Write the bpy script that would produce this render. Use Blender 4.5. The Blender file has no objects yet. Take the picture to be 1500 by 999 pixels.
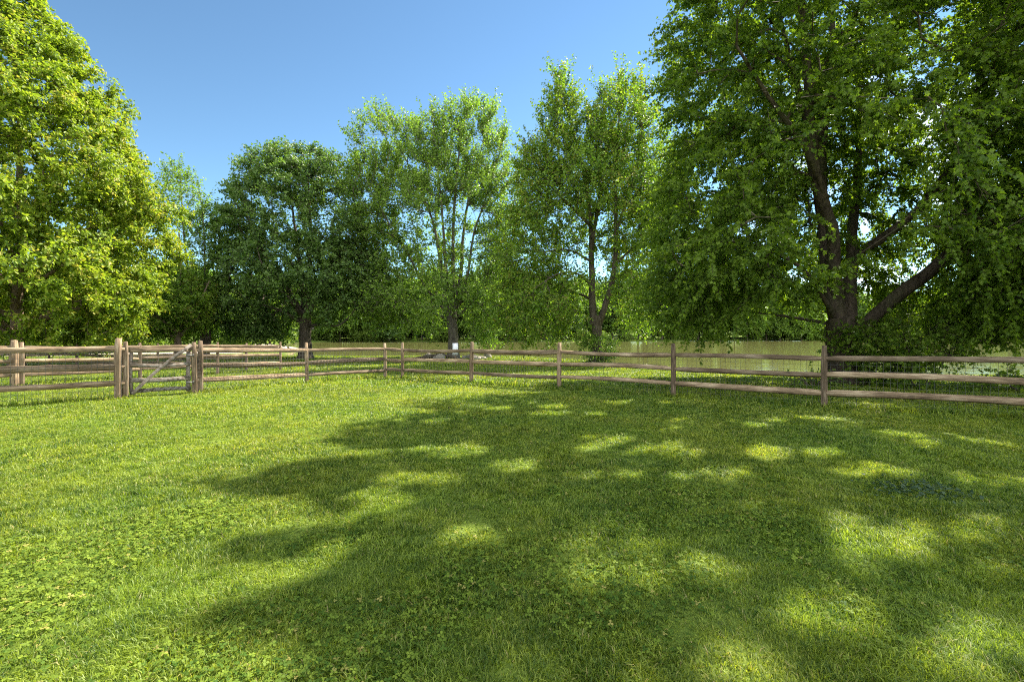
import bpy, math
import numpy as np
from mathutils import Vector, Matrix

RS = np.random.default_rng(7)
scene = bpy.context.scene
COL = scene.collection
F, HZ, EYE = 700.0, 492.0, 1.4        # focal length in photo pixels, horizon row, eye height
SUN = np.array([0.70 * 0.69, 0.714 * 0.69, 0.735]); SUN /= np.linalg.norm(SUN)

def W(px, py, Y):
    "world point at depth Y seen at photo pixel (px, py)"
    return np.array([(px - 750.0) / F * Y, Y, EYE + (HZ - py) / F * Y])

def norm(v):
    return v / np.maximum(np.linalg.norm(v, axis=-1, keepdims=True), 1e-9)

# ------------------------------------------------------------------ materials
def new_mat(name):
    m = bpy.data.materials.new(name); m.use_nodes = True
    nt = m.node_tree; nt.nodes.clear()
    return m, nt, nt.nodes.new('ShaderNodeOutputMaterial')

class NT:
    def __init__(s, nt): s.t = nt
    def n(s, typ, **kw):
        nd = s.t.nodes.new(typ)
        for k, v in kw.items():
            if hasattr(nd, k): setattr(nd, k, v)
        return nd
    def l(s, a, b): s.t.links.new(a, b)
    def ramp(s, fac, stops, interp='LINEAR'):
        r = s.n('ShaderNodeValToRGB'); r.color_ramp.interpolation = interp
        el = r.color_ramp.elements
        while len(el) < len(stops): el.new(0.5)
        for e, (p, c) in zip(el, stops):
            e.position = p; e.color = (*c, 1) if len(c) == 3 else c
        s.l(fac, r.inputs[0]); return r.outputs[0]
    def noise(s, vec, scale, detail=4, rough=0.55, dist=0.0):
        nd = s.n('ShaderNodeTexNoise'); nd.inputs['Scale'].default_value = scale
        nd.inputs['Detail'].default_value = detail; nd.inputs['Roughness'].default_value = rough
        nd.inputs['Distortion'].default_value = dist
        if vec is not None: s.l(vec, nd.inputs['Vector'])
        return nd.outputs['Fac']
    def mapping(s, vec, scale=(1, 1, 1)):
        mp = s.n('ShaderNodeMapping'); mp.inputs['Scale'].default_value = scale
        s.l(vec, mp.inputs['Vector']); return mp.outputs[0]
    def mix(s, fac, a, b, blend='MIX'):
        m = s.n('ShaderNodeMix', data_type='RGBA', blend_type=blend)
        for idx, v in ((0, fac), (6, a), (7, b)):
            if hasattr(v, 'node'): s.l(v, m.inputs[idx])
            elif idx == 0: m.inputs[0].default_value = v
            else: m.inputs[idx].default_value = (*v, 1)
        return m.outputs[2]
    def math(s, op, a, b=None, clamp=False):
        m = s.n('ShaderNodeMath', operation=op, use_clamp=clamp)
        for i, v in enumerate((a, b)):
            if v is None: continue
            if hasattr(v, 'node'): s.l(v, m.inputs[i])
            else: m.inputs[i].default_value = v
        return m.outputs[0]

def leaf_mat(name, dark, light, trans, tfac=0.42, accent=None, rough=0.5, spec=0.25, patch=None):
    m, nt, out = new_mat(name); g = NT(nt)
    at = g.n('ShaderNodeAttribute', attribute_name='tint')
    stops = [(0.0, dark), (0.85, light)] + ([(0.93, light), (1.0, accent)] if accent else [])
    col = g.ramp(at.outputs['Fac'], stops)
    if patch:
        geo = g.n('ShaderNodeNewGeometry')
        n1 = g.noise(geo.outputs['Position'], patch[0], 5, 0.6)
        f = g.ramp(n1, [(0.38, (0, 0, 0)), (0.64, (1, 1, 1))])
        col = g.mix(f, col, g.mix(1.0, col, patch[1], 'MULTIPLY'))
    p = g.n('ShaderNodeBsdfPrincipled'); g.l(col, p.inputs['Base Color'])
    p.inputs['Roughness'].default_value = rough; p.inputs['Specular IOR Level'].default_value = spec
    t = g.n('ShaderNodeBsdfTranslucent')
    g.l(g.mix(1.0, col, trans, 'MULTIPLY'), t.inputs['Color'])
    mx = g.n('ShaderNodeMixShader'); mx.inputs[0].default_value = tfac
    g.l(p.outputs[0], mx.inputs[1]); g.l(t.outputs[0], mx.inputs[2]); g.l(mx.outputs[0], out.inputs[0])
    return m

def bark_mat(name, c0, c1, moss=None):
    m, nt, out = new_mat(name); g = NT(nt)
    tc = g.n('ShaderNodeTexCoord')
    v = g.mapping(tc.outputs['Object'], (1, 1, 0.16))
    a = g.noise(v, 11, 6, 0.65, 0.4); b = g.noise(tc.outputs['Object'], 1.6, 3)
    f = g.math('ADD', g.math('MULTIPLY', a, 0.8), g.math('MULTIPLY', b, 0.25))
    col = g.ramp(f, [(0.36, c0), (0.68, c1)])
    if moss:
        k = g.ramp(g.noise(tc.outputs['Object'], 0.9, 5, 0.65), [(0.5, (0, 0, 0)), (0.66, (1, 1, 1))])
        col = g.mix(g.math('MULTIPLY', k, 0.5), col, moss)
    p = g.n('ShaderNodeBsdfPrincipled'); g.l(col, p.inputs['Base Color'])
    p.inputs['Roughness'].default_value = 0.95; p.inputs['Specular IOR Level'].default_value = 0.15
    bp = g.n('ShaderNodeBump'); bp.inputs['Strength'].default_value = 0.9; bp.inputs['Distance'].default_value = 0.04
    g.l(a, bp.inputs['Height']); g.l(bp.outputs[0], p.inputs['Normal']); g.l(p.outputs[0], out.inputs[0])
    return m

def wood_mat(name, tones, blotch=0.0):
    "weathered split timber: grain along the object's own X axis"
    m, nt, out = new_mat(name); g = NT(nt)
    tc = g.n('ShaderNodeTexCoord'); oi = g.n('ShaderNodeObjectInfo')
    off = g.n('ShaderNodeVectorMath', operation='ADD')
    sc = g.n('ShaderNodeVectorMath', operation='SCALE'); sc.inputs['Scale'].default_value = 37.0
    cx = g.n('ShaderNodeCombineXYZ'); g.l(oi.outputs['Random'], cx.inputs[0]); g.l(oi.outputs['Random'], cx.inputs[1])
    g.l(cx.outputs[0], sc.inputs[0]); g.l(tc.outputs['Object'], off.inputs[0]); g.l(sc.outputs[0], off.inputs[1])
    v = g.mapping(off.outputs[0], (0.9, 14, 14))
    grain = g.noise(v, 3.2, 6, 0.68, 0.5)
    big = g.noise(g.mapping(off.outputs[0], (1, 3, 3)), 1.5, 4)
    f = g.math('ADD', g.math('MULTIPLY', grain, 0.62), g.math('MULTIPLY', big, 0.4))
    col = g.ramp(f, [(0.36, tones[0]), (0.52, tones[1]), (0.68, tones[2])])
    r = g.ramp(oi.outputs['Random'], [(0, (0.58, 0.56, 0.54)), (1, (1.2, 1.13, 1.04))])
    col = g.mix(1.0, col, r, 'MULTIPLY')
    if blotch:
        k = g.ramp(g.noise(off.outputs[0], 16, 3), [(0.47, (0, 0, 0)), (0.53, (1, 1, 1))])
        col = g.mix(g.math('MULTIPLY', k, blotch), col, (0.33, 0.30, 0.26))
    # knots
    vk = g.n('ShaderNodeTexVoronoi'); vk.inputs['Scale'].default_value = 1.0
    g.l(g.mapping(off.outputs[0], (2.2, 7, 7)), vk.inputs['Vector'])
    kn = g.ramp(vk.outputs['Distance'], [(0.05, (1, 1, 1)), (0.16, (0, 0, 0))])
    col = g.mix(g.math('MULTIPLY', kn, 0.65), col, (0.05, 0.035, 0.025))
    p = g.n('ShaderNodeBsdfPrincipled'); g.l(col, p.inputs['Base Color'])
    p.inputs['Roughness'].default_value = 0.9; p.inputs['Specular IOR Level'].default_value = 0.2
    bp = g.n('ShaderNodeBump'); bp.inputs['Strength'].default_value = 0.7; bp.inputs['Distance'].default_value = 0.012
    g.l(grain, bp.inputs['Height']); g.l(bp.outputs[0], p.inputs['Normal']); g.l(p.outputs[0], out.inputs[0])
    return m

def flat_mat(name, col, rough=0.7, spec=0.3, metal=0.0, vary=0.0, scale=8):
    m, nt, out = new_mat(name); g = NT(nt)
    p = g.n('ShaderNodeBsdfPrincipled')
    if vary:
        tc = g.n('ShaderNodeTexCoord')
        c = g.ramp(g.noise(tc.outputs['Object'], scale, 5, 0.6), [(0.3, tuple(x * (1 - vary) for x in col)), (0.7, tuple(min(1, x * (1 + vary)) for x in col))])
        g.l(c, p.inputs['Base Color'])
    else: p.inputs['Base Color'].default_value = (*col, 1)
    p.inputs['Roughness'].default_value = rough; p.inputs['Specular IOR Level'].default_value = spec
    p.inputs['Metallic'].default_value = metal
    g.l(p.outputs[0], out.inputs[0]); return m

# ------------------------------------------------------------------ mesh helpers
def mesh_np(name, V, loops, sizes, mat, attrs=None, smooth=False):
    me = bpy.data.meshes.new(name)
    V = np.asarray(V, np.float32); loops = np.asarray(loops, np.int32).ravel(); sizes = np.asarray(sizes, np.int32)
    me.vertices.add(len(V)); me.vertices.foreach_set('co', V.ravel())
    me.loops.add(len(loops)); me.loops.foreach_set('vertex_index', loops)
    me.polygons.add(len(sizes))
    st = np.concatenate([[0], np.cumsum(sizes)[:-1]]).astype(np.int32)
    me.polygons.foreach_set('loop_start', st); me.polygons.foreach_set('loop_total', sizes)
    if smooth: me.polygons.foreach_set('use_smooth', np.ones(len(sizes), bool))
    me.update(calc_edges=True)
    for k, a in (attrs or {}).items():
        at = me.attributes.new(k, 'FLOAT', 'POINT'); at.data.foreach_set('value', np.asarray(a, np.float32))
    me.materials.append(mat)
    return me

class MB:
    "collects polygons into one mesh"
    def __init__(s): s.V = []; s.L = []; s.S = []; s.n = 0
    def add(s, V, faces):
        V = np.asarray(V, float)
        for f in faces: s.L.extend(int(i) + s.n for i in f); s.S.append(len(f))
        s.V.append(V); s.n += len(V)
    def tube(s, P, R, sides=8, cap=True, wob=0.0, rng=RS, twist=0.0):
        P = np.asarray(P, float); n = len(P); R = np.broadcast_to(np.asarray(R, float), (n,))
        T = np.gradient(P, axis=0); T = norm(T)
        up = np.array([0, 0, 1.0]) if abs(T[0, 2]) < 0.9 else np.array([1.0, 0, 0])
        A = norm(np.cross(T[0], up)); rings = []
        a = np.linspace(0, 2 * np.pi, sides, endpoint=False)
        lump = 1 + wob * rng.standard_normal(sides)
        for i in range(n):
            A = A - T[i] * A.dot(T[i]); A = A / max(np.linalg.norm(A), 1e-9); B = np.cross(T[i], A)
            r = R[i] * lump * (1 + 0.4 * wob * rng.standard_normal(sides))
            rings.append(P[i] + (np.cos(a + twist)[:, None] * A + np.sin(a + twist)[:, None] * B) * r[:, None])
        V = np.concatenate(rings); f = []
        for i in range(n - 1):
            for k in range(sides):
                k2 = (k + 1) % sides
                f.append((i * sides + k, i * sides + k2, (i + 1) * sides + k2, (i + 1) * sides + k))
        if cap: f.append(tuple(range(sides))[::-1]); f.append(tuple(range((n - 1) * sides, n * sides)))
        s.add(V, f)
    def box(s, c, d, M=None):
        c = np.asarray(c, float); d = np.asarray(d, float) / 2
        V = np.array([[x, y, z] for x in (-1, 1) for y in (-1, 1) for z in (-1, 1)], float) * d
        if M is not None: V = V @ np.asarray(M).T
        s.add(V + c, [(0, 1, 3, 2), (4, 6, 7, 5), (0, 4, 5, 1), (2, 3, 7, 6), (0, 2, 6, 4), (1, 5, 7, 3)])
    def mesh(s, name, mat, smooth=False, attrs=None):
        return mesh_np(name, np.concatenate(s.V), s.L, s.S, mat, attrs, smooth)

def link(name, me, parent=None, loc=(0, 0, 0)):
    o = bpy.data.objects.new(name, me); COL.objects.link(o); o.location = loc
    if parent is not None: o.parent = parent
    return o
def empty(name, loc, label, cat, group=None, rz=0.0):
    o = bpy.data.objects.new(name, None); COL.objects.link(o); o.location = loc; o.rotation_euler = (0, 0, rz)
    o.empty_display_size = 0.3
    return tag(o, label, cat, group)
def tag(o, label=None, cat=None, group=None, kind=None):
    if label: o['label'] = label
    if cat: o['category'] = cat
    if group: o['group'] = group
    if kind: o['kind'] = kind
    return o

# ------------------------------------------------------------------ terrain
SHORE = np.array([(60, 25.2), (40, 25.2), (26.7, 25.6), (15.8, 25.9), (12.3, 28), (9.5, 31), (7.3, 35), (3.3, 44.5), (-1, 45.2), (-7, 45.4), (-12, 45.6),
                  (-18.5, 46.2), (-22.5, 48.5), (-26, 56), (-33, 75), (-47, 100), (-64, 133), (-72, 150), (-60, 163), (-20, 164), (30, 170), (70, 188),
                  (130, 215), (220, 225), (330, 200), (330, 60), (200, 30), (110, 26)], float)
WATER_Z = -0.70
def shore_sd(x, y):
    "signed distance to the shoreline: > 0 on water"
    x = np.asarray(x, float).ravel(); y = np.asarray(y, float).ravel()
    d = np.full(x.shape, 1e9); ins = np.zeros(x.shape, bool); n = len(SHORE)
    for i in range(n):
        ax, ay = SHORE[i]; bx, by = SHORE[(i + 1) % n]
        ex, ey = bx - ax, by - ay
        t = np.clip(((x - ax) * ex + (y - ay) * ey) / (ex * ex + ey * ey), 0, 1)
        d = np.minimum(d, np.hypot(x - ax - t * ex, y - ay - t * ey))
        c = (ay > y) != (by > y)
        with np.errstate(divide='ignore', invalid='ignore'):
            xi = ax + (y - ay) / (by - ay if by != ay else 1e-9) * ex
        ins ^= c & (x < xi)
    return np.where(ins, d, -d)
def zg(x, y):
    x = np.asarray(x, float); y = np.asarray(y, float); sh = np.broadcast(x, y).shape
    x = np.broadcast_to(x, sh).ravel(); y = np.broadcast_to(y, sh).ravel()
    base = np.interp(y, [-5, 11, 14.3, 16.6, 20, 26, 40, 60, 160, 230, 300, 500, 900], [0, 0, -0.01, -0.06, -0.13, -0.27, -0.42, -0.45, -0.1, 0.6, 4, 12, 16])
    sd = shore_sd(x, y) + 0.35 * np.sin(x * 0.9 + 0.6 * y) + 0.2 * np.sin(x * 2.3 - y)
    rs = np.clip((x - 5) / 7, 0, 1); rs = rs * rs * (3 - 2 * rs) * (y < 60)
    k = np.clip(1 + sd / (2.6 + 6.5 * rs), 0, 1); k = k * k * (3 - 2 * k)
    z = base * (1 - k) + (WATER_Z + 0.02) * k
    z = np.where(sd > 0, WATER_Z + 0.02 - np.clip(sd * 0.35, 0, 1.6), z)
    bump = 0.012 * np.sin(x * 1.7 + 1.3 * np.sin(y * 0.8)) + 0.012 * np.sin(y * 1.9 + x * 0.6) + 0.007 * np.sin(x * 4.1 + y * 3.3)
    far = np.clip((np.hypot(x, y) - 60) / 100, 0, 1)
    bump = bump * (1 - far) + far * 0.2 * np.sin(x * 0.05) * np.sin(y * 0.06 + 1)
    return (z + bump * np.where(sd > -1, 0.2, 1)).reshape(sh)
def z1(x, y): return float(zg(np.array([x]), np.array([y]))[0])

def ground_material():
    m, nt, out = new_mat('turf_soil'); g = NT(nt)
    geo = g.n('ShaderNodeNewGeometry'); P = geo.outputs['Position']
    sep = g.n('ShaderNodeSeparateXYZ'); g.l(P, sep.inputs[0])
    a = g.noise(P, 0.5, 6, 0.6); b = g.noise(P, 24, 4, 0.7)
    grass = g.ramp(g.math('ADD', g.math('MULTIPLY', a, 0.6), g.math('MULTIPLY', b, 0.4)),
                   [(0.35, (0.05, 0.085, 0.012)), (0.65, (0.16, 0.21, 0.03))])
    soil = g.ramp(b, [(0.3, (0.12, 0.075, 0.05)), (0.7, (0.30, 0.20, 0.14))])
    h = g.math('ADD', sep.outputs[2], g.math('MULTIPLY', g.noise(P, 0.8, 4), 0.16))
    lo = g.ramp(g.math('MULTIPLY', g.math('ADD', h, 1.0), 1.0), [(0.37, (1, 1, 1)), (0.43, (0, 0, 0))])
    # only the bank itself: height between the water and the turf
    p = g.n('ShaderNodeBsdfPrincipled'); g.l(g.mix(lo, grass, soil), p.inputs['Base Color'])
    p.inputs['Roughness'].default_value = 1.0; p.inputs['Specular IOR Level'].default_value = 0.1
    bp = g.n('ShaderNodeBump'); bp.inputs['Strength'].default_value = 0.6; bp.inputs['Distance'].default_value = 0.05
    g.l(b, bp.inputs['Height']); g.l(bp.outputs[0], p.inputs['Normal']); g.l(p.outputs[0], out.inputs[0])
    return m

def axis(fine_lo, fine_hi, step, lo, hi, grow=1.13):
    a = list(np.arange(fine_lo, fine_hi + 1e-6, step)); s = step
    while a[-1] < hi: s *= grow; a.append(a[-1] + s)
    s = step
    while a[0] > lo: s *= grow; a.insert(0, a[0] - s)
    return np.array(a)
gx = axis(-30, 30, 0.6, -900, 900); gy = axis(-4, 52, 0.6, -60, 1200)
GX, GY = np.meshgrid(gx, gy); GZ = zg(GX, GY); nx, ny = len(gx), len(gy)
idx = np.arange(nx * ny).reshape(ny, nx)
q = np.stack([idx[:-1, :-1], idx[:-1, 1:], idx[1:, 1:], idx[1:, :-1]], -1).reshape(-1, 4)
M_GROUND = ground_material()
tag(link('ground', mesh_np('ground', np.stack([GX, GY, GZ], -1).reshape(-1, 3), q, np.full(len(q), 4), M_GROUND, smooth=True)), kind='structure')

def water_material():
    m, nt, out = new_mat('pond_water'); g = NT(nt)
    geo = g.n('ShaderNodeNewGeometry'); P = geo.outputs['Position']
    p = g.n('ShaderNodeBsdfPrincipled')
    p.inputs['Base Color'].default_value = (0.145, 0.145, 0.045, 1)
    p.inputs['Roughness'].default_value = 0.06; p.inputs['IOR'].default_value = 1.33
    v = g.mapping(P, (0.5, 1.6, 1))
    h = g.math('ADD', g.noise(v, 2.2, 3, 0.5), g.math('MULTIPLY', g.noise(P, 0.15, 2), 0.6))
    bp = g.n('ShaderNodeBump'); bp.inputs['Strength'].default_value = 0.10; bp.inputs['Distance'].default_value = 0.10
    g.l(h, bp.inputs['Height']); g.l(bp.outputs[0], p.inputs['Normal']); g.l(p.outputs[0], out.inputs[0])
    return m
wx0, wx1, wy0, wy1 = -95, 345, 20, 240
tag(link('lake_water', mesh_np('lake_water', [(wx0, wy0, WATER_Z), (wx1, wy0, WATER_Z), (wx1, wy1, WATER_Z), (wx0, wy1, WATER_Z)], [0, 1, 2, 3], [4], water_material())), kind='structure')

# gravel drive beyond the outer fences on the left
def strip(name, pts, w, mat, dz=0.02):
    pts = np.asarray(pts, float); t = np.linspace(0, 1, len(pts)); tt = np.linspace(0, 1, 60)
    c = np.stack([np.interp(tt, t, pts[:, k]) for k in (0, 1)], -1)
    T = norm(np.gradient(c, axis=0)); N = np.stack([-T[:, 1], T[:, 0]], -1)
    V = []; m = 7
    for k in range(m):
        off = (k / (m - 1) - 0.5) * w
        e = c + N * (off + (0.3 * np.sin(tt * 60 + k) if k in (0, m - 1) else 0 * tt))[:, None]
        V.append(np.column_stack([e, zg(e[:, 0], e[:, 1]) + (dz if 0 < k < m - 1 else -0.02)]))
    V = np.concatenate(V); n = len(tt); f = []
    for k in range(m - 1):
        for i in range(n - 1): f.append((k * n + i, k * n + i + 1, (k + 1) * n + i + 1, (k + 1) * n + i))
    return tag(link(name, mesh_np(name, V, f, np.full(len(f), 4), mat, smooth=True)), kind='structure')
m, nt, out = new_mat('pink_gravel'); g = NT(nt)
geo = g.n('ShaderNodeNewGeometry')
c = g.ramp(g.noise(geo.outputs['Position'], 9, 6, 0.75), [(0.3, (0.24, 0.18, 0.14)), (0.7, (0.55, 0.45, 0.37))])
p = g.n('ShaderNodeBsdfPrincipled'); g.l(c, p.inputs['Base Color']); p.inputs['Roughness'].default_value = 1; g.l(p.outputs[0], out.inputs[0])
strip('gravel_drive', [(-75, 38), (-55, 41), (-42, 45), (-33, 52), (-31, 64), (-40, 82), (-60, 105)], 7.5, m, 0.05)

# ------------------------------------------------------------------ fences
WOOD = wood_mat('weathered_fence_wood', ((0.045, 0.03, 0.019), (0.215, 0.155, 0.10), (0.50, 0.405, 0.285)))
WOODL = wood_mat('lichened_gate_wood', ((0.04, 0.032, 0.026), (0.13, 0.105, 0.085), (0.28, 0.235, 0.19)), 0.35)
WIRE = flat_mat('galvanised_wire', (0.10, 0.095, 0.085), 0.6, 0.4, 0.3)

def aim(a, b):
    "matrix with X along a->b, Z up-ish"
    x = Vector(b - a).normalized(); z = Vector((0, 0, 1)); y = z.cross(x)
    if y.length < 1e-4: y = Vector((0, 1, 0))
    y.normalize(); z = x.cross(y)
    return Matrix(((x[0], y[0], z[0], a[0]), (x[1], y[1], z[1], a[1]), (x[2], y[2], z[2], a[2]), (0, 0, 0, 1)))

def timber(length, w, h, rng, rough=0.08, taper=0.0, rounded=6, bend=0.0):
    "rough hewn timber along X, irregular six/eight sided section"
    mb = MB(); n = max(4, int(length / 0.22)); xs = np.linspace(0, length, n)
    a = np.linspace(0, 2 * np.pi, rounded * 2, endpoint=False) + 0.2
    se = lambda t: np.sign(t) * np.abs(t) ** 0.55
    lump = 1 + rough * rng.standard_normal(len(a)) * 1.2
    by = bend * rng.standard_normal() * np.sin(xs / length * np.pi); bz = bend * rng.standard_normal() * np.sin(xs / length * np.pi)
    V = []
    ph = rng.random() * 6
    for i, x in enumerate(xs):
        e = min(x, length - x)
        k = 1 - taper * max(0, 1 - e / 0.22)
        r = lump * (1 + 0.4 * rough * rng.standard_normal(len(a))) * k * (1 + 0.05 * np.sin(x * 2 + ph))
        V.append(np.column_stack([np.full(len(a), x), se(np.cos(a)) * w / 2 * r + by[i], se(np.sin(a)) * h / 2 * r + bz[i]]))
    s = len(a); f = []
    for i in range(n - 1):
        for k in range(s): f.append((i * s + k, i * s + (k + 1) % s, (i + 1) * s + (k + 1) % s, (i + 1) * s + k))
    f.append(tuple(range(s))[::-1]); f.append(tuple(range((n - 1) * s, n * s)))
    mb.add(np.concatenate(V), f); return mb

def put(name, me, root, M):
    o = bpy.data.objects.new(name, me); COL.objects.link(o); o.parent = root
    o.matrix_local = Matrix.Translation(-root.location) @ M
    return o

def post(root, x, y, h, w, rng, d=None, lean=None):
    d = d or w; zz = z1(x, y) - 0.25
    mb = timber(h + 0.25, w, d, rng, 0.035, 0.0, 6, 0.006)
    # weather-rounded top end: shrink the last ring a little
    V = mb.V[0]; L = V[:, 0].max(); top = V[:, 0] > L - 0.001; V[top, 1:] *= 0.72; V[top, 0] += 0.015 + 0.01 * rng.standard_normal(top.sum())
    a = np.array([x, y, zz]); l = lean if lean is not None else rng.standard_normal(2) * 0.008
    M = aim(a, a + np.array([l[0], l[1], 1.0])); M = M @ Matrix.Rotation(rng.random() * 0.5, 4, 'X')
    return put('post', mb.mesh('post', WOOD), root, M)

def rail(root, a, b, rng, w=0.085, h=0.11, mat=None, ext=0.06, name='rail', taper=0.35):
    a = np.asarray(a, float); b = np.asarray(b, float); u = norm(b - a); a = a - u * ext; b = b + u * ext
    mb = timber(float(np.linalg.norm(b - a)), w, h, rng, 0.10, taper, 4, 0.022)
    return put(name, mb.mesh(name, mat or WOOD), root, aim(a, b))

def wire(root, p, q, zt, side, sx=0.10, sz=0.051 * 2):
    "welded wire mesh panel between two ground points, following the ground"
    L = math.hypot(q[0] - p[0], q[1] - p[1]); u = np.array([(q[0] - p[0]) / L, (q[1] - p[1]) / L]); nrm = np.array([-u[1], u[0]]) * side
    mb = MB(); n = int(L / sx); za, zb = z1(*p), z1(*q); r = 0.0026
    def bar(A, B):
        A = np.asarray(A); B = np.asarray(B); t = norm(B - A); s = norm(np.cross(t, [0.3, 0.5, 0.8])); b2 = np.cross(t, s)
        ring = [s * r, (-s * 0.5 + b2 * 0.87) * r, (-s * 0.5 - b2 * 0.87) * r]
        mb.add([A + k for k in ring] + [B + k for k in ring], [(0, 1, 4, 3), (1, 2, 5, 4), (2, 0, 3, 5)])
    def pt(t, z):
        e = np.array(p) + u * t * L + nrm * 0.055
        return np.array([e[0], e[1], za + (zb - za) * t + z])
    for i in range(n + 1): bar(pt(i / n, 0.0), pt(i / n, zt))
    z = 0.02
    while z < zt: bar(pt(0, z), pt(1, z)); z += sz
    bar(pt(0, zt), pt(1, zt))
    return put('wire_mesh', mb.mesh('wire_mesh', WIRE), root, Matrix.Identity(4))

def fence(name, label, posts, heights, seed, wire_side=0, group=None, rail_wh=(0.085, 0.11), doubles=(), pw=0.10):
    """posts: (x, y, post height); heights per post: list of rail heights above ground"""
    rng = np.random.default_rng(seed)
    x0, y0 = posts[0][:2]
    root = empty(name, (x0, y0, z1(x0, y0)), label, 'fence', group)
    for i, (x, y, h) in enumerate(posts):
        if h <= 0: continue
        if i in doubles:
            k = posts[min(i + 1, len(posts) - 1)]; j = posts[max(i - 1, 0)]
            u = norm(np.array([k[0] - j[0], k[1] - j[1]])); w = 0.15
            post(root, x - u[0] * 0.065, y - u[1] * 0.065, h, 0.16, rng); post(root, x + u[0] * 0.075, y + u[1] * 0.075, h - 0.06, 0.11, rng)
        else: post(root, x, y, h, pw * rng.uniform(0.92, 1.12), rng)
    for i in range(len(posts) - 1):
        a, b = posts[i], posts[i + 1]; ha = heights[i]; hb = heights[i + 1]
        za, zb = z1(*a[:2]), z1(*b[:2])
        for k in range(len(ha)):
            j = rng.standard_normal(2) * 0.012
            rail(root, (a[0], a[1], za + ha[k] + j[0]), (b[0], b[1], zb + hb[k] + j[1]), rng, rail_wh[0] * rng.uniform(0.9, 1.1), rail_wh[1] * rng.uniform(0.9, 1.12))
        if wire_side: wire(root, a[:2], b[:2], max(ha) - 0.02, wire_side)
    return root

H3 = [0.30, 0.64, 0.97]
fence('split_rail_fence', 'long weathered split rail fence with wire mesh crossing the right side before the lake',
      [(-3.66, 16.0, 1.2), (-1.21, 14.33, 1.2), (1.25, 12.65, 1.2), (3.70, 10.97, 1.2), (6.10, 9.33, 1.2), (8.55, 7.68, 1.2), (11.0, 6.0, 1.2)],
      [H3] * 7, 11, 1)
fence('split_rail_fence', 'three rail fence from the small gate back to the far lawn corner',
      [(-7.72, 11.7, 0), (-6.17, 14.4, 1.2), (-4.4, 16.56, 1.2), (-3.66, 16.0, 0)],
      [[0.33, 0.69, 1.07], [0.24, 0.60, 0.99], [0.30, 0.66, 1.02], [0.28, 0.62, 0.97]], 12, -1)
HL = [0.35, 0.72, 1.10]
fence('split_rail_fence', 'nearest fence on the left with three thick pale rails running up to the gate',
      [(-8.62, 10.55, 0), (-10.95, 8.66, 1.3), (-13.3, 6.8, 1.3)], [HL, HL, HL], 13, 1, rail_wh=(0.11, 0.145))
HB = [0.34, 0.71, 1.08]
fence('split_rail_fence', 'second rail fence behind the gate with a double post at its left',
      [(-15.2, 10.7, 1.2), (-13.8, 13.35, 1.27), (-12.4, 15.95, 1.2), (-11.1, 18.0, 1.2), (-10.1, 20.8, 1.23)], [HB] * 5, 14, 1, doubles=(1,))
fence('split_rail_fence', 'farthest rail fence, passing the yellow green tree and ending at a corner post',
      [(-10.1, 20.8, 0), (-11.9, 21.4, 1.2), (-15.0, 22.2, 1.2), (-16.9, 22.8, 1.2), (-19.6, 23.6, 1.2), (-22.4, 24.6, 1.2), (-24.6, 25.4, 1.2), (-27.5, 26.4, 1.2), (-30.3, 27.4, 1.2)], [H3] * 9, 15, 1)

# the gate between two double posts
gr = np.random.default_rng(5)
A = np.array([-8.62, 10.55]); B = np.array([-7.72, 11.70]); u = norm(B - A); nrm = np.array([-u[1], u[0]])
gp = empty('gate_post', (A[0], A[1], z1(*A)), 'left gate post of two rough timbers, taller one bearing the lowered end of the brace', 'post')
post(gp, *(A - u * 0.05), 1.33, 0.125, gr, 0.12, (0, 0)); post(gp, *(A + u * 0.065), 1.25, 0.08, gr, 0.11, (0.004, 0))
gp = empty('gate_post', (B[0], B[1], z1(*B)), 'right gate post of two rough timbers at the raised end of the brace', 'post')
post(gp, *(B - u * 0.045), 1.24, 0.11, gr, 0.12, (-0.01, 0)); post(gp, *(B + u * 0.075), 1.27, 0.10, gr, 0.12, (0.004, 0))
gate = empty('gate', (A[0] + u[0] * 0.16, A[1] + u[1] * 0.16, z1(*A)), 'small wooden yard gate with one diagonal brace and wire infill', 'gate')
ga = A + u * 0.16; gb = B - u * 0.125
def gz(p, h): return (p[0], p[1], z1(*p) + h)
for h in (0.155, 0.41, 0.76, 1.08):
    rail(gate, gz(ga, h), gz(gb, h), gr, 0.04, 0.10, WOODL if h < 1 else WOOD, 0.0, 'rail', 0.0)
f = -nrm * 0.055
rail(gate, gz(ga + u * 0.02 + f, 0.10), gz(gb + f, 1.20), gr, 0.04, 0.078, WOODL, 0.0, 'diagonal_brace', 0.0)
for e in (ga + u * 0.035, gb - u * 0.035):
    rail(gate, gz(e + nrm * 0.05, 0.08), gz(e + nrm * 0.05, 1.12), gr, 0.045, 0.08, WOODL, 0.0, 'stile', 0.0)
wire(gate, tuple(ga), tuple(gb), 1.06, 1)
for h in (0.3, 0.95):
    mb = MB(); mb.box((0, 0, 0), (0.16, 0.006, 0.035)); mb.tube([(-0.08, 0, -0.03), (-0.08, 0, 0.03)], 0.012, 8)
    e = gb - u * 0.05 + f * 1.5
    put('hinge', mb.mesh('hinge', WIRE), gate, Matrix.Translation((e[0], e[1], z1(*e) + h)) @ Matrix.Rotation(math.atan2(u[1], u[0]) + math.pi, 4, 'Z'))

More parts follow.
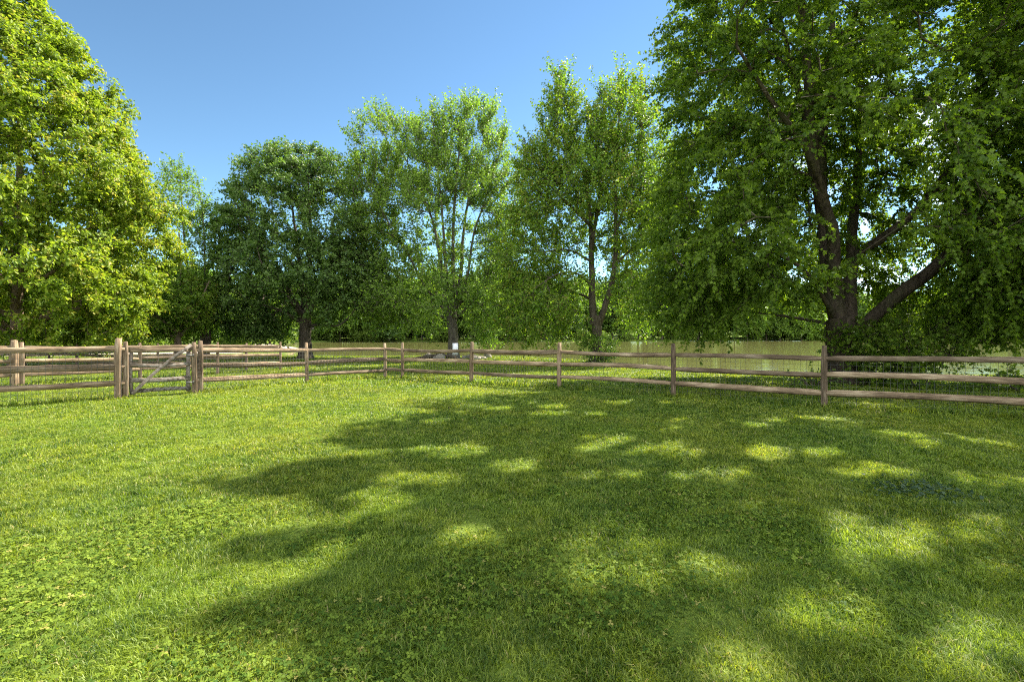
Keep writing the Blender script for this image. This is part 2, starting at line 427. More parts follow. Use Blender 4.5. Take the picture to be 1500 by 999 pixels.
# ------------------------------------------------------------------ trees
def catmull(P, step=0.35):
    P = np.asarray(P, float)
    if len(P) == 2: P = np.array([P[0], (P[0] + P[1]) / 2, P[1]])
    Q = np.vstack([2 * P[0] - P[1], P, 2 * P[-1] - P[-2]]); out = []
    for i in range(1, len(Q) - 2):
        n = max(2, int(np.linalg.norm(Q[i + 1] - Q[i]) / step))
        for t in np.arange(n) / n:
            a, b, c, d = Q[i - 1:i + 3]
            out.append(0.5 * ((2 * b) + (c - a) * t + (2 * a - 5 * b + 4 * c - d) * t * t + (3 * b - a - 3 * c + d) * t ** 3))
    out.append(P[-1]); return np.array(out)

def leaf_template(kind):
    if kind == 'maple':
        h = [(0, 0), (0.42, 0.10), (0.25, 0.36), (0.52, 0.66), (0.20, 0.68), (0, 1.05)]
    elif kind == 'oval':
        h = [(0, 0), (0.27, 0.28), (0.24, 0.68), (0, 1.0)]
    else:
        h = [(0, 0), (0.36, 0.45), (0, 1.0)]
    k = len(h)
    right = [(x, y, 0.35 * x) for x, y in h]; left = [(-x, y, 0.35 * x) for x, y in h[1:-1]]
    V = np.array(right + left)
    V[:, 2] -= 0.18 * V[:, 1] ** 2
    lf = [0, k - 1] + [k + i for i in range(k - 2)][::-1]
    return V, [list(range(k)), lf]

def ground_at(px, py):
    Y = EYE * F / (py - HZ); return np.array([(px - 750) / F * Y, Y, 0.0])
SUNRAYS = []
_wr = np.random.default_rng(55)
for px_, py_, r_ in ((1150, 792, .22), (1450, 828, .24), (1195, 930, .26), (960, 850, .2), (845, 608, .34), (1000, 625, .42), (1040, 620, .3), (870, 650, .36), (1100, 664, .34), (1440, 700, .26), (1400, 775, .26), (915, 708, .26), (570, 742, .26),
                     (525, 662, .3), (735, 800, .2), (610, 616, .4), (690, 600, .36), (1185, 612, .3), (1340, 640, .26), (1290, 690, .24), (1380, 655, .28), (745, 685, .26), (1010, 665, .3), (1235, 770, .2), (680, 660, .3), (1060, 700, .2), (1460, 655, .26), (650, 700, .26), (480, 800, .2), (560, 590, .5), (1460, 930, .2), (1320, 790, .18), (780, 575, .45), (760, 600, .36), (930, 590, .3)):
    for _ in range(4):
        G = ground_at(px_, py_); G[:2] += _wr.standard_normal(2) * r_ * (1.1, .6); SUNRAYS.append((G, r_ * _wr.uniform(.3, .85)))
def lit_gap(P):
    m = np.zeros(len(P), bool)
    for G, r in SUNRAYS:
        v = P - G; m |= np.sum(v * v, 1) - (v @ SUN) ** 2 < r * r
    # ragged western outline of the crown, as its shadow on the lawn shows it
    k = P[:, 2] / SUN[2]; sx = P[:, 0] - k * SUN[0]; sy = P[:, 1] - k * SUN[1]
    yy = np.maximum(sy, 0.6); px = 750 + sx / yy * F; py = HZ + EYE * F / yy
    lim = np.interp(py, [535, 560, 570, 590, 605, 625, 650, 668, 690, 718, 735, 762, 785, 805, 825, 850, 885, 920, 945, 975, 1060, 1300], [640, 620, 700, 560, 640, 520, 470, 560, 400, 275, 440, 520, 360, 320, 480, 460, 330, 270, 400, 450, 380, 200])
    return m | ((px < lim + _wr.normal(0, 14, len(P))) & (py > 535))

class Tree:
    def __init__(s, seed):
        s.r = np.random.default_rng(seed)
        s.P = []; s.D = []; s.par = []; s.rad = []; s.ok = []; s.chain = []      # skeleton nodes
        s.chains = []; s.leafB = []; s.leafA = []; s.leafN = []; s.leafS = []; s.leafT = []; s.twigs = []
    def main(s, pts, r0, r1, free_from=0.35, step=0.35, wig=0.05, tag=None):
        P = catmull(pts, step); n = len(P)
        P[1:-1] += s.r.standard_normal((n - 2, 3)) * wig * r0
        D = norm(np.gradient(P, axis=0)); i0 = len(s.P)
        t = np.linspace(0, 1, n)
        R = r0 + (r1 - r0) * t ** 0.8
        for k in range(n):
            s.P.append(P[k]); s.D.append(D[k]); s.par.append(i0 + k - 1 if k else -1); s.rad.append(R[k]); s.ok.append(t[k] >= free_from)
        s.chains.append((list(range(i0, i0 + n)), True, tag))
    def fill(s, lobes, spacing, seed_shell=0.55):
        "cluster centres spread through ellipsoid lobes: (centre, radii, count)"
        pts = []
        for c, rad, n in lobes:
            k = 0; tries = 0
            while k < n and tries < n * 30:
                tries += 1
                d = norm(s.r.standard_normal(3)); rr = s.r.random() ** (1 / 3)
                if s.r.random() < seed_shell: rr = 0.72 + 0.28 * s.r.random()
                p = np.asarray(c) + d * rr * np.asarray(rad)
                if pts and np.min(np.sum((np.array(pts) - p) ** 2, 1)) < spacing ** 2: continue
                pts.append(p); k += 1
        s.clusters = np.array(pts); return s.clusters
    def carve(s, fn):
        s.clusters = np.array([p for p in s.clusters if fn(p)])
    def branch(s, rise=0.25, sag=0.0, tip=0.009, seg=0.45, ang=0.7, power=0.44):
        C = s.clusters; r = s.r; nm = len(s.P)
        P = np.zeros((nm + len(C) * 26 + 10, 3)); D = np.zeros_like(P); ok = np.zeros(len(P), bool)
        P[:nm] = s.P; D[:nm] = s.D; ok[:nm] = s.ok; n = nm
        par = list(s.par); w = np.zeros(len(P)); s.tips = []
        order = np.argsort([np.min(np.sum((P[:nm][ok[:nm]] - c) ** 2, 1)) for c in C])
        first_main = nm
        for ci in order:
            c = C[ci]; v = c - P[:n]; d = np.linalg.norm(v, axis=1) + 1e-6
            cs = np.sum(v * D[:n], 1) / d
            cost = d * (1 + ang * (1 - cs)) + np.where(ok[:n], 0, 1e6) + 0.25 * np.maximum(0, P[:n, 2] - c[2])
            i = int(np.argmin(cost)); p0 = P[i]; L = d[i]
            vd = v[i] / L
            d0 = norm(D[i] * 0.7 + vd * 0.7 + np.array([0, 0, rise * 0.5]))
            end = c; ctl = p0 + d0 * L * 0.5 + np.array([0, 0, rise * L * 0.15])
            m = min(24, max(2, int(L / seg))); ids = [i]
            for t in np.arange(1, m + 1) / m:
                q = (1 - t) ** 2 * p0 + 2 * t * (1 - t) * ctl + t * t * end
                if t < 1: q = q + r.standard_normal(3) * 0.05 * min(L, 1.5)
                q[2] -= sag * t * t * L * 0.1
                P[n] = q; D[n] = norm(q - P[ids[-1]]); ok[n] = True; par.append(ids[-1]); ids.append(n); n += 1
            s.chains.append((ids, False, None)); s.tips.append((ci, ids))
            w[ids[-1]] += 1
        for k in range(n - 1, nm - 1, -1): w[par[k]] += w[k]
        s.P = P[:n]; s.D = D[:n]; s.w = w[:n]
        rad = tip * np.maximum(w[:n], 1) ** power
        rad[:nm] = s.rad
        s.rad = rad; s.nm = nm
    def leaves(s, shoots=6, L=(0.6, 1.1), per=14, size=0.12, out=0.6, up=0.25, spread=0.6, droop=0.25, hang=0.35, flat=0.8, tint=(0.1, 0.8), dens=None, upright=0.0, twig_r=0.004, center=None, zs=1.0):
        r = s.r; ctr = np.mean(s.clusters, 0) if center is None else np.asarray(center)
        for ci, ids in s.tips:
            P = s.P[ids]; d = norm(P[-1] - P[-2]); o = norm((P[-1] - ctr) * np.array([1, 1, 0.6]))
            bt = r.normal(0, 0.10); k = int(round(shoots * r.uniform(0.7, 1.3) * (dens(P[-1]) if dens else 1)))
            for _ in range(k):
                t0 = r.random(); j = min(len(P) - 1, max(1, len(P) - 1 - int(r.random() * min(3, len(P) - 1))))
                b = P[j - 1] + (P[j] - P[j - 1]) * t0
                sd = norm(d * 0.5 + o * out + norm(r.standard_normal(3)) * spread * np.array([1, 1, zs]) + np.array([0, 0, up]))
                uq = upright(P[-1]) if callable(upright) else upright
                if uq: sd = norm(sd * (1 - uq) + np.array([0, 0, 1.0]) * uq)
                ln = r.uniform(*L) * (1 + (0.7 * uq * r.random() if upright else 0)); n = max(3, int(per * ln / L[1]))
                t = np.linspace(0.12, 1, n) + r.normal(0, 0.02, n)
                q = b + sd * ln * t[:, None]; q[:, 2] -= droop * ln * t * t
                tan = norm(sd + np.column_stack([np.zeros(n), np.zeros(n), -2 * droop * t]))
                side = norm(np.cross(tan, r.standard_normal((n, 3))))
                ax = norm(tan * 0.45 + side * 0.85 + np.array([0, 0, -hang]))
                nr = norm(np.array([0, 0, 1.0]) * flat + r.standard_normal((n, 3)) * 0.55 + o * 0.25)
                s.leafB.append(q + side * size * 0.12); s.leafA.append(ax); s.leafN.append(nr)
                s.leafS.append(size * r.uniform(0.65, 1.2, n)); s.leafT.append(np.clip(r.uniform(*tint, n) + bt + 0.25 * (t - 0.5), 0, 1))
                if twig_r: s.twigs.append((b, q[n // 2], q[-1], twig_r))
    gaps = False
    def leaf_mesh(s, name, mat, kind):
        if s.gaps:
            k = ~lit_gap(np.concatenate(s.leafB))
            for nm in ('leafB', 'leafA', 'leafN', 'leafS', 'leafT'): setattr(s, nm, [np.concatenate(getattr(s, nm))[k]])
        B = np.concatenate(s.leafB); A = np.concatenate(s.leafA); N = np.concatenate(s.leafN); S = np.concatenate(s.leafS); T = np.concatenate(s.leafT)
        N = norm(N - A * np.sum(N * A, 1, keepdims=True)); X = np.cross(A, N)
        tv, tf = leaf_template(kind); m = len(tv); n = len(B)
        V = B[:, None, :] + S[:, None, None] * (tv[None, :, 0:1] * X[:, None] + tv[None, :, 1:2] * A[:, None] + tv[None, :, 2:3] * N[:, None])
        base = (np.arange(n) * m)[:, None]
        lp = np.concatenate([base + np.array(f) for f in tf], 1); sizes = np.tile([len(f) for f in tf], n)
        return mesh_np(name, V.reshape(-1, 3), lp, sizes, mat, {'tint': np.repeat(T, m)}), n
    def wood(s, which, sides=7, flare=0.0, z0=None):
        "which: 'main' (all), tag name, or 'branch'"
        mb = MB()
        for ids, is_main, tg in s.chains:
            if is_main and which not in ('main', tg): continue
            if not is_main and which != 'branch': continue
            P = np.array(s.P)[ids]; R = np.array(s.rad)[ids].copy()
            if not is_main and s.gaps and R.max() < 0.03 and lit_gap(P[-1:])[0]: continue
            if not is_main: R[0] = min(R[0], R[1] * 1.25)
            if is_main and flare and abs(P[0][2] - z0) < 0.6:
                R = R * (1 + flare * np.exp(-np.maximum(0, P[:, 2] - z0) / 0.28))
            big = R.max() > 0.08
            mb.tube(P, R, (10 if big else (6 if R.max() > 0.025 else 4)), cap=False, wob=0.07 if big else 0.03, rng=s.r)
        if which == 'branch' and s.twigs:
            if s.gaps:
                bare = lit_gap(np.array([t[1] for t in s.twigs])) | lit_gap(np.array([t[2] for t in s.twigs]))
                s.twigs = [t for t, b in zip(s.twigs, bare) if not b]
            a = np.array([t[0] for t in s.twigs]); b = np.array([t[1] for t in s.twigs]); c = np.array([t[2] for t in s.twigs]); rr = np.array([t[3] for t in s.twigs])
            d = norm(c - a); p1 = norm(np.cross(d, [0.31, 0.77, 0.55])); p2 = np.cross(d, p1); n = len(a)
            V = []
            for pt, k in ((a, 1.0), (b, 0.7), (c, 0.35)):
                for an in (0, 2.094, 4.189): V.append(pt + (p1 * math.cos(an) + p2 * math.sin(an)) * (rr * k)[:, None])
            V = np.stack(V, 1).reshape(-1, 3); base = (np.arange(n) * 9)[:, None, None]
            q = np.array([(0, 1, 4, 3), (1, 2, 5, 4), (2, 0, 3, 5), (3, 4, 7, 6), (4, 5, 8, 7), (5, 3, 6, 8)])[None]
            q = (base + q).reshape(-1, 4) + mb.n
            mb.V.append(V); mb.n += len(V); mb.L.extend(q.ravel().tolist()); mb.S.extend([4] * len(q))
        return mb

BARK = bark_mat('grey_brown_bark', (0.035, 0.026, 0.019), (0.16, 0.125, 0.095))
BARK_L = bark_mat('pale_grey_bark', (0.052, 0.043, 0.034), (0.20, 0.17, 0.135))
BARK_M = bark_mat('mossy_dark_bark', (0.022, 0.016, 0.011), (0.115, 0.085, 0.062), (0.055, 0.07, 0.025))
BARK_T = bark_mat('tan_bark', (0.06, 0.042, 0.028), (0.24, 0.175, 0.12))
NLEAF = 0
def finish(t, name, label, cat, base, leaf, bark, kind, group=None, flare=0.5, limb_names=(), trunk='main'):
    global NLEAF
    root = empty(name, base, label, cat, group)
    off = Vector(base)
    def ch(nm, me):
        o = link(nm, me, root); me.transform(Matrix.Translation(-off)); return o
    tr = ch('trunk', t.wood(trunk, flare=flare, z0=base[2]).mesh('trunk', bark, True))
    for ln in limb_names: ch('limb', t.wood(ln).mesh('limb', bark, True))
    br = t.wood('branch')
    if br.V: ch('branches', br.mesh('branches', bark, True))
    me, n = t.leaf_mesh('crown', leaf, kind); NLEAF += n
    ch('crown', me)
    return root

TR = (1.5, 1.7, 0.7)
L_YEL = leaf_mat('yellow_green_leaves', (0.085, 0.158, 0.013), (0.25, 0.322, 0.026), (1.5, 1.5, 0.8), 0.45, (0.33, 0.31, 0.05))
L_DRK = leaf_mat('deep_green_leaves', (0.045, 0.092, 0.020), (0.15, 0.225, 0.05), (1.4, 1.6, 0.7), 0.38)
L_MID = leaf_mat('mid_green_leaves', (0.07, 0.13, 0.018), (0.20, 0.29, 0.045), TR, 0.42)
L_PLM = leaf_mat('fresh_green_leaves', (0.06, 0.125, 0.014), (0.20, 0.285, 0.028), TR, 0.42, (0.20, 0.19, 0.03))
L_BIG = leaf_mat('maple_green_leaves', (0.052, 0.098, 0.012), (0.155, 0.22, 0.024), (1.75, 1.85, 0.6), 0.48, spec=0.18)
L_BRT = leaf_mat('bright_green_leaves', (0.07, 0.12, 0.018), (0.17, 0.23, 0.035), TR, 0.45)

def lobe(px, py, Y, rx, ry, rd, n, dy=0.0):
    "ellipsoid lobe: centre at a pixel seen at depth Y (+dy), radii in pixels at depth Y, depth radius in metres"
    k = Y / F
    c = W(px, py, Y); c[1] += dy
    return (c, (rx * k, rd, ry * k), n)

# --- big maple on the right -------------------------------------------------
def big_maple():
    Y = 14.2; t = Tree(101); t.gaps = True; zb = z1(9.8, Y)
    def p(px, py, dy=0.0): return W(px, py, Y) + np.array([0, dy, 0])
    t.main([p(1237, 572), p(1235, 540), p(1233, 508), p(1233, 485), p(1232, 468)], 0.46, 0.39, 2, tag='trunk')
    t.main([p(1232, 490), p(1226, 440, .1), p(1221, 380, .25), p(1221, 330, .4), p(1221, 280, .6), p(1226, 215, .8), p(1240, 150, 1.0), p(1247, 107, 1.1), p(1262, 40, 1.3), p(1270, -40, 1.6), p(1275, -120, 1.9)], 0.27, 0.06, 0.3, tag='limb_a')
    t.main([p(1222, 270, .6), p(1210, 215, .3), p(1192, 185, .2), p(1165, 130, -.1), p(1140, 60, -.3), p(1120, -20, -.4)], 0.15, 0.03, 0.3, tag='limb_a')
    t.main([p(1245, 105, 1.1), p(1232, 70, 1.0), p(1205, 10, .9), p(1190, -60, .8)], 0.10, 0.03, 0.3, tag='limb_a')
    t.main([p(1228, 435, .05), p(1212, 385, -.3), p(1192, 340, -.8), p(1172, 318, -1.1), p(1148, 285, -1.5), p(1131, 245, -1.8), p(1124, 190, -2.0), p(1108, 110, -2.3), p(1085, 20, -2.6), p(1070, -60, -2.8)], 0.21, 0.06, 0.35, tag='limb_b')
    t.main([p(1185, 335, -.9), p(1160, 300, -1.4), p(1110, 255, -2.2), p(1050, 215, -2.9), p(1000, 170, -3.4)], 0.11, 0.03, 0.3, tag='limb_b')
    t.main([p(1246, 478, .1), p(1262, 420, .5), p(1282, 370, 1.0), p(1300, 325, 1.5), p(1318, 290, 1.9), p(1336, 245, 2.3), p(1352, 190, 2.7), p(1372, 120, 3.1), p(1385, 30, 3.6), p(1390, -60, 4.0)], 0.20, 0.06, 0.35, tag='limb_c')
    t.main([p(1286, 368, 1.0), p(1318, 338, .4), p(1345, 305, -.1), p(1365, 255, -.6), p(1382, 200, -1.0), p(1400, 120, -1.5), p(1415, 30, -2.0)], 0.15, 0.05, 0.35, tag='limb_c')
    t.main([p(1250, 492, 0), p(1272, 468, -.1), p(1312, 424, -.4), p(1348, 392, -.6), p(1380, 348, -.8), p(1392, 290, -.7), p(1402, 210, -.6), p(1412, 145, -.5), p(1424, 95, -.3), p(1445, 60, 0), p(1470, -10, .3), p(1490, -90, .6)], 0.21, 0.06, 0.3, tag='limb_d')
    t.main([p(1414, 140, -.5), p(1446, 112, -.9), p(1482, 82, -1.2), p(1520, 55, -1.4)], 0.10, 0.03, 0.3, tag='limb_d')
    t.main([p(1352, 390, -.6), p(1400, 352, -1.2), p(1460, 325, -1.8), p(1530, 300, -2.2)], 0.11, 0.03, 0.3, tag='limb_d')
    t.main([p(1226, 468), p(1205, 452, -.3), p(1182, 438, -.7), p(1150, 418, -1.3), p(1105, 400, -2.0), p(1050, 385, -2.6)], 0.10, 0.03, 0.45, tag='limb_e')
    t.main([p(1228, 478), p(1208, 470, .4), p(1172, 461, .9), p(1130, 452, 1.5), p(1070, 440, 2.1)], 0.07, 0.02, 0.45, tag='limb_e')
    c = W(1235, 300, Y)
    lobes = [((9.8, 14.2, 9.0), (6.3, 6.0, 5.2), 420), ((10.9, 14.9, 13.2), (4.6, 4.8, 3.8), 190), ((9.9, 14.0, 5.2), (6.6, 5.8, 2.6), 300),
             ((6.2, 13.2, 3.4), (3.2, 3.2, 1.9), 150), ((13.2, 13.4, 3.6), (3.4, 3.6, 2.0), 140), ((6.0, 13.0, 9.5), (2.9, 3.4, 4.6), 200), ((12.0, 13.0, 8.0), (3.8, 4.0, 3.5), 130), ((9.8, 17.0, 6.5), (5.2, 2.6, 4.2), 150)]
    t.fill(lobes, 0.64, 0.5)
    def keep(q):
        d = math.hypot(q[0] - 9.8, q[1] - 14.2)
        if q[2] < 1.5: return False
        if math.hypot(q[0] - 10.0, q[1] - 14.3) > np.interp(q[2], [8.5, 11, 12.3, 15, 17.5], [7.5, 6.2, 4.6, 2.9, 1.2]): return False
        if d < 2.2 and q[2] < 4.5: return False
        if 4.3 < q[2] < 7.5 and d < 2.6 and q[1] < 14.6 and t.r.random() < 0.75: return False
        px = 750 + q[0] / q[1] * F; py = HZ - (q[2] - EYE) / q[1] * F
        lim = np.interp(py, [-200, 0, 60, 100, 150, 200, 300, 380, 450, 500], [965, 968, 950, 952, 985, 985, 960, 945, 948, 965])
        if px < lim: return False
        if 1150 < px < 1405 and 190 < py < 500 and q[1] < 13.9 and t.r.random() < 0.82: return False
        # windows where the sky or the lake shows through
        for wx, wy, wr in ((1205, 285, 22), (1260, 320, 20), (1455, 238, 20), (1330, 205, 14), (1480, 190, 12), (1100, 330, 18), (1000, 190, 16), (1050, 265, 20), (1150, 495, 55), (1110, 480, 40), (1470, 285, 12), (1300, 300, 16)):
            if (px - wx) ** 2 + (py - wy) ** 2 < wr * wr: return False
        return True
    t.carve(keep)
    t.branch(rise=0.2, sag=0.4, tip=0.008, seg=0.45)
    t.leaves(shoots=14, L=(0.45, 1.05), per=30, size=0.088, zs=0.5, out=0.5, up=-0.02, spread=0.85, droop=0.28, hang=0.4, flat=0.75, tint=(0.0, 0.85), center=(9.8, 14.2, 6), dens=lambda q: 0.95)
    return finish(t, 'maple_tree', 'huge dark trunked spreading maple filling the right side beside the fence', 'tree', (9.85, Y, zb), L_BIG, BARK_M, 'maple', flare=0.55,
                  limb_names=('limb_a', 'limb_b', 'limb_c', 'limb_d', 'limb_e'), trunk='trunk')
big_maple()

# --- neighbour of the big maple, trunk outside the frame ---------------------
def edge_maple():
    Y = 13.0; X = 15.2; t = Tree(102); t.gaps = True; zb = z1(X, Y)
    t.main([(X, Y, zb - .1), (X, Y, 1.5), (X + .1, Y, 3), (X, Y + .2, 6), (X - .3, Y, 9), (X - .2, Y, 12.5)], 0.38, 0.05, 0.2)
    t.main([(X, Y, 2.4), (X - .9, Y - .8, 4.4), (X - 1.9, Y - 1.6, 6.0), (X - 2.6, Y - 2.4, 8)], 0.17, 0.03, 0.3)
    t.main([(X, Y, 2.0), (X - 1.2, Y - .6, 3.0), (X - 2.6, Y - 1.0, 3.7), (X - 4.0, Y - 1.6, 4.2)], 0.12, 0.03, 0.3)
    t.fill([((X - .5, Y - .6, 7.6), (5.0, 5.0, 5.6), 250), ((X - 2.4, Y - 1.4, 4.4), (2.7, 2.8, 2.2), 80), ((X - 1.6, Y - 3.5, 9.5), (3.2, 3.2, 3.2), 90), ((X - 2.9, Y - 2.0, 12.4), (3.4, 3.2, 2.8), 130)], 0.66, 0.55)
    def keep(q):
        px = 750 + q[0] / q[1] * F; py = HZ - (q[2] - EYE) / q[1] * F
        if q[2] < 1.9: return False
        if px < 1385 + max(0, (200 - py)) * 0.25 and py > -40: return False
        for wx, wy, wr in ((1455, 238, 20), (1480, 185, 12), (1440, 470, 26), (1480, 275, 10)):
            if (px - wx) ** 2 + (py - wy) ** 2 < wr * wr: return False
        return True
    t.carve(keep); t.branch(rise=0.2, sag=0.4, seg=0.45)
    t.leaves(shoots=11, L=(0.45, 1.0), per=26, size=0.094, zs=0.5, out=0.5, up=0.0, spread=0.85, droop=0.3, hang=0.4, flat=0.75, tint=(0.0, 0.8))
    finish(t, 'maple_tree', 'maple at the right edge whose leafy boughs hang into the picture', 'tree', (X, Y, zb), L_BIG, BARK_M, 'maple')
edge_maple()

# --- yellow-green maple on the left ------------------------------------------
def yellow_maple():
    Y = 22.0; X = -22.8; t = Tree(103); zb = z1(X, Y)
    t.main([(X, Y, zb - .1), (X, Y, .8), (X, Y, 2), (X + .05, Y, 4), (X + .2, Y, 7), (X + .1, Y, 10.5), (X + .2, Y, 14.5), (X + .2, Y, 16.5)], 0.30, 0.03, 0.17)
    for a, l, z, up in ((-20, 5.2, 1.2, .42), (25, 5.4, 1.5, .5), (200, 5, 1.3, .5), (-75, 5, 1.4, .5), (80, 5, 1.7, .55), (140, 5, 1.9, .5), (-130, 5, 2.2, .6), (-40, 4.5, 2.6, .7), (10, 4.6, 3.4, .8), (60, 4, 4.2, 1.0), (-60, 4, 4.8, 1.0), (170, 4, 3.6, .9)):
        c, s_ = math.cos(math.radians(a)), math.sin(math.radians(a))
        t.main([(X, Y, z), (X + c * l * .25, Y + s_ * l * .25, z + l * .16), (X + c * l * .6, Y + s_ * l * .6, z + l * up * .6), (X + c * l, Y + s_ * l, z + l * up)], 0.11, 0.025, 0.3)
    prof_z = [0.9, 1.8, 2.7, 4.3, 7.4, 9.3, 11.5, 13.7, 15.6, 17.2, 18.2]; prof_r = [3.2, 4.1, 4.9, 5.5, 5.4, 5.0, 4.1, 2.9, 1.5, .6, 0.2]
    pts = []; tries = 0
    while len(pts) < 1500 and tries < 90000:
        tries += 1
        z = t.r.uniform(1.1, 18.2); R = np.interp(z, prof_z, prof_r); a = t.r.random() * 2 * np.pi
        lump = 1 + 0.10 * math.sin(3 * a + z * 0.9) + 0.08 * math.sin(7 * a - z * 1.7)
        rr = R * lump * (t.r.uniform(0.72, 1.0) if t.r.random() < 0.7 else t.r.random() ** .5)
        if t.r.random() > (0.25 + R / 7.2): continue
        q = np.array([X + .15 + rr * math.cos(a), Y + rr * math.sin(a), z])
        if z < 2.6 and rr < 2.6: continue
        pxx = 750 + q[0] / q[1] * F; pyy = HZ - (z - EYE) / q[1] * F
        if q[1] < Y and pxx < 125 and 425 < pyy < 520 and t.r.random() < 0.6: continue
        if q[1] < Y and abs(pxx - 27) < 22 and 400 < pyy < 520 and t.r.random() < .85: continue
        if pts and np.min(np.sum((np.array(pts) - q) ** 2, 1)) < 0.47 ** 2: continue
        pts.append(q)
    t.clusters = np.array(pts)
    t.branch(rise=0.25, seg=0.5)
    t.leaves(shoots=10, L=(0.45, 0.95), per=19, size=0.16, out=0.75, up=0.12, spread=0.7, droop=0.18, hang=0.3, flat=0.9, tint=(0.1, 0.95), center=(X, Y, 6))
    finish(t, 'maple_tree', 'tall bright yellow green maple at the left behind the fences', 'tree', (X, Y, zb), L_YEL, BARK_T, 'oval')
yellow_maple()

# --- trees between, seen against the lake --------------------------------------
def dark_maple():
    Y = 38.0; c = W(447, 500, Y); X = c[0]; t = Tree(104); zb = z1(X, Y)
    def p(px, py, dy=0.): return W(px, py, Y) + np.array([0, dy, 0])
    t.main([p(447, 527), p(447, 505), p(447, 480), p(446, 455)], 0.50, 0.42, 2)
    for pts, r in (([p(446, 465), p(430, 430, -.6), p(408, 390, -1.5), p(385, 330, -2), p(370, 280, -2)], .2), ([p(446, 465), p(438, 420, .5), p(428, 360, 1), p(420, 300, 1), p(415, 245, 1)], .24),
                   ([p(447, 462), p(452, 410), p(455, 340), p(452, 280), p(450, 230)], .26), ([p(448, 465), p(466, 420, .5), p(485, 360, 1), p(500, 300, 1.5)], .22),
                   ([p(449, 468), p(475, 430, -.8), p(505, 390, -2), p(530, 350, -2.6)], .18), ([p(449, 478), p(475, 476, -.8), p(505, 478, -1.6), p(525, 466, -2.2), p(545, 445, -2.6)], .12),
                   ([p(445, 475), p(415, 455, -.6), p(380, 445, -1.3), p(345, 440, -1.8)], .13), ([p(447, 470), p(440, 440, -2), p(430, 415, -4), p(425, 380, -5)], .16)):
        t.main(pts, r, 0.03, 0.3)
    t.fill([lobe(440, 330, Y, 110, 98, 5.8, 330), lobe(435, 262, Y, 78, 44, 4, 110), lobe(445, 410, Y, 128, 66, 6.5, 290), lobe(370, 455, Y, 55, 36, 4, 60), lobe(390, 478, Y, 55, 12, 3, 36), lobe(515, 400, Y, 48, 55, 4, 60), lobe(355, 350, Y, 35, 50, 3, 35)], 0.68, 0.55)
    t.carve(lambda q: q[2] > 1.3 and not (abs(q[0] - X) < 1.6 and q[2] < 2.6))
    t.branch(rise=0.2, seg=0.6, tip=0.011)
    t.leaves(shoots=9, L=(0.7, 1.2), per=16, size=0.21, out=0.6, up=0.2, spread=0.7, droop=0.15, hang=0.3, flat=0.7, tint=(0.0, 0.9), twig_r=0.007)
    finish(t, 'maple_tree', 'dense dark green round maple on the lake bank behind the corner of the fences', 'tree', (X, Y, zb), L_DRK, BARK, 'diamond')
dark_maple()

def vase_maple():
    Y = 38.0; c = W(664, 500, Y); X = c[0]; t = Tree(105); zb = z1(X, Y)
    def p(px, py, dy=0.): return W(px, py, Y) + np.array([0, dy, 0])
    t.main([p(664, 528), p(664, 505), p(663, 480), p(662, 452)], 0.46, 0.40, 2)
    for pts, r in (([p(660, 462), p(648, 410, .4), p(640, 360, .6), p(628, 310, .8), p(600, 250, 1), p(575, 190, 1)], .18), ([p(661, 455), p(655, 400, -.5), p(652, 350, -.7), p(648, 290, -1), p(640, 210, -1.2), p(635, 165, -1.2)], .18),
                   ([p(663, 452), p(664, 400), p(664, 340), p(668, 270), p(676, 200), p(690, 140)], .2), ([p(664, 455), p(674, 400, .6), p(676, 350, 1), p(683, 290, 1.4), p(700, 220, 1.6), p(715, 155, 1.8)], .18),
                   ([p(665, 460), p(685, 410, -.6), p(695, 350, -1), p(712, 300, -1.4), p(735, 230, -1.8)], .16), ([p(660, 465), p(625, 420, -.8), p(605, 380, -1.4), p(570, 320, -2), p(540, 260, -2.3)], .13),
                   ([p(665, 470), p(695, 440, -1), p(715, 405, -2), p(735, 370, -3)], .1), ([p(660, 470), p(625, 455, -1), p(590, 445, -2), p(560, 440, -2.5)], .1), ([p(664, 470), p(668, 445, -2), p(675, 430, -3.5), p(680, 420, -5)], .1)):
        t.main(pts, r, 0.025, 0.33)
    t.fill([lobe(576, 245, Y, 66, 70, 4.2, 110), lobe(692, 228, Y, 60, 76, 4.2, 115), lobe(635, 248, Y, 70, 66, 5, 95), lobe(640, 330, Y, 115, 65, 5.4, 190), lobe(545, 320, Y, 36, 80, 3.4, 60), lobe(735, 320, Y, 32, 70, 3.2, 50), lobe(640, 440, Y, 105, 48, 5.6, 190), lobe(565, 440, Y, 40, 45, 4, 50), lobe(715, 420, Y, 42, 60, 4, 60), lobe(705, 485, Y, 22, 28, 2, 22), lobe(640, 395, Y, 90, 30, 4, 40)], 0.75, 0.5)
    def keep(q):
        px = 750 + q[0] / q[1] * F; py = HZ - (q[2] - EYE) / q[1] * F
        if abs(px - 664) < 26 and py > 455: return False
        if 300 < py < 405 and 615 < px < 705 and q[1] < Y + 1.5 and t.r.random() < 0.5: return False
        if py > 500 and px < 690: return False
        return q[2] > 0.6
    t.carve(keep); t.branch(rise=0.45, seg=0.6, tip=0.010)
    t.leaves(shoots=8, L=(0.8, 1.7), per=19, size=0.185, out=0.4, up=0.5, spread=0.6, droop=0.06, hang=0.15, flat=0.35, tint=(0.1, 1.0), twig_r=0.009, upright=lambda q: float(np.interp(q[2], [5, 12], [0.0, 0.38])))
    finish(t, 'maple_tree', 'airy vase shaped tree with many slender grey stems, standing behind the white sign', 'tree', (X, Y, zb), L_MID, BARK_L, 'diamond')
vase_maple()

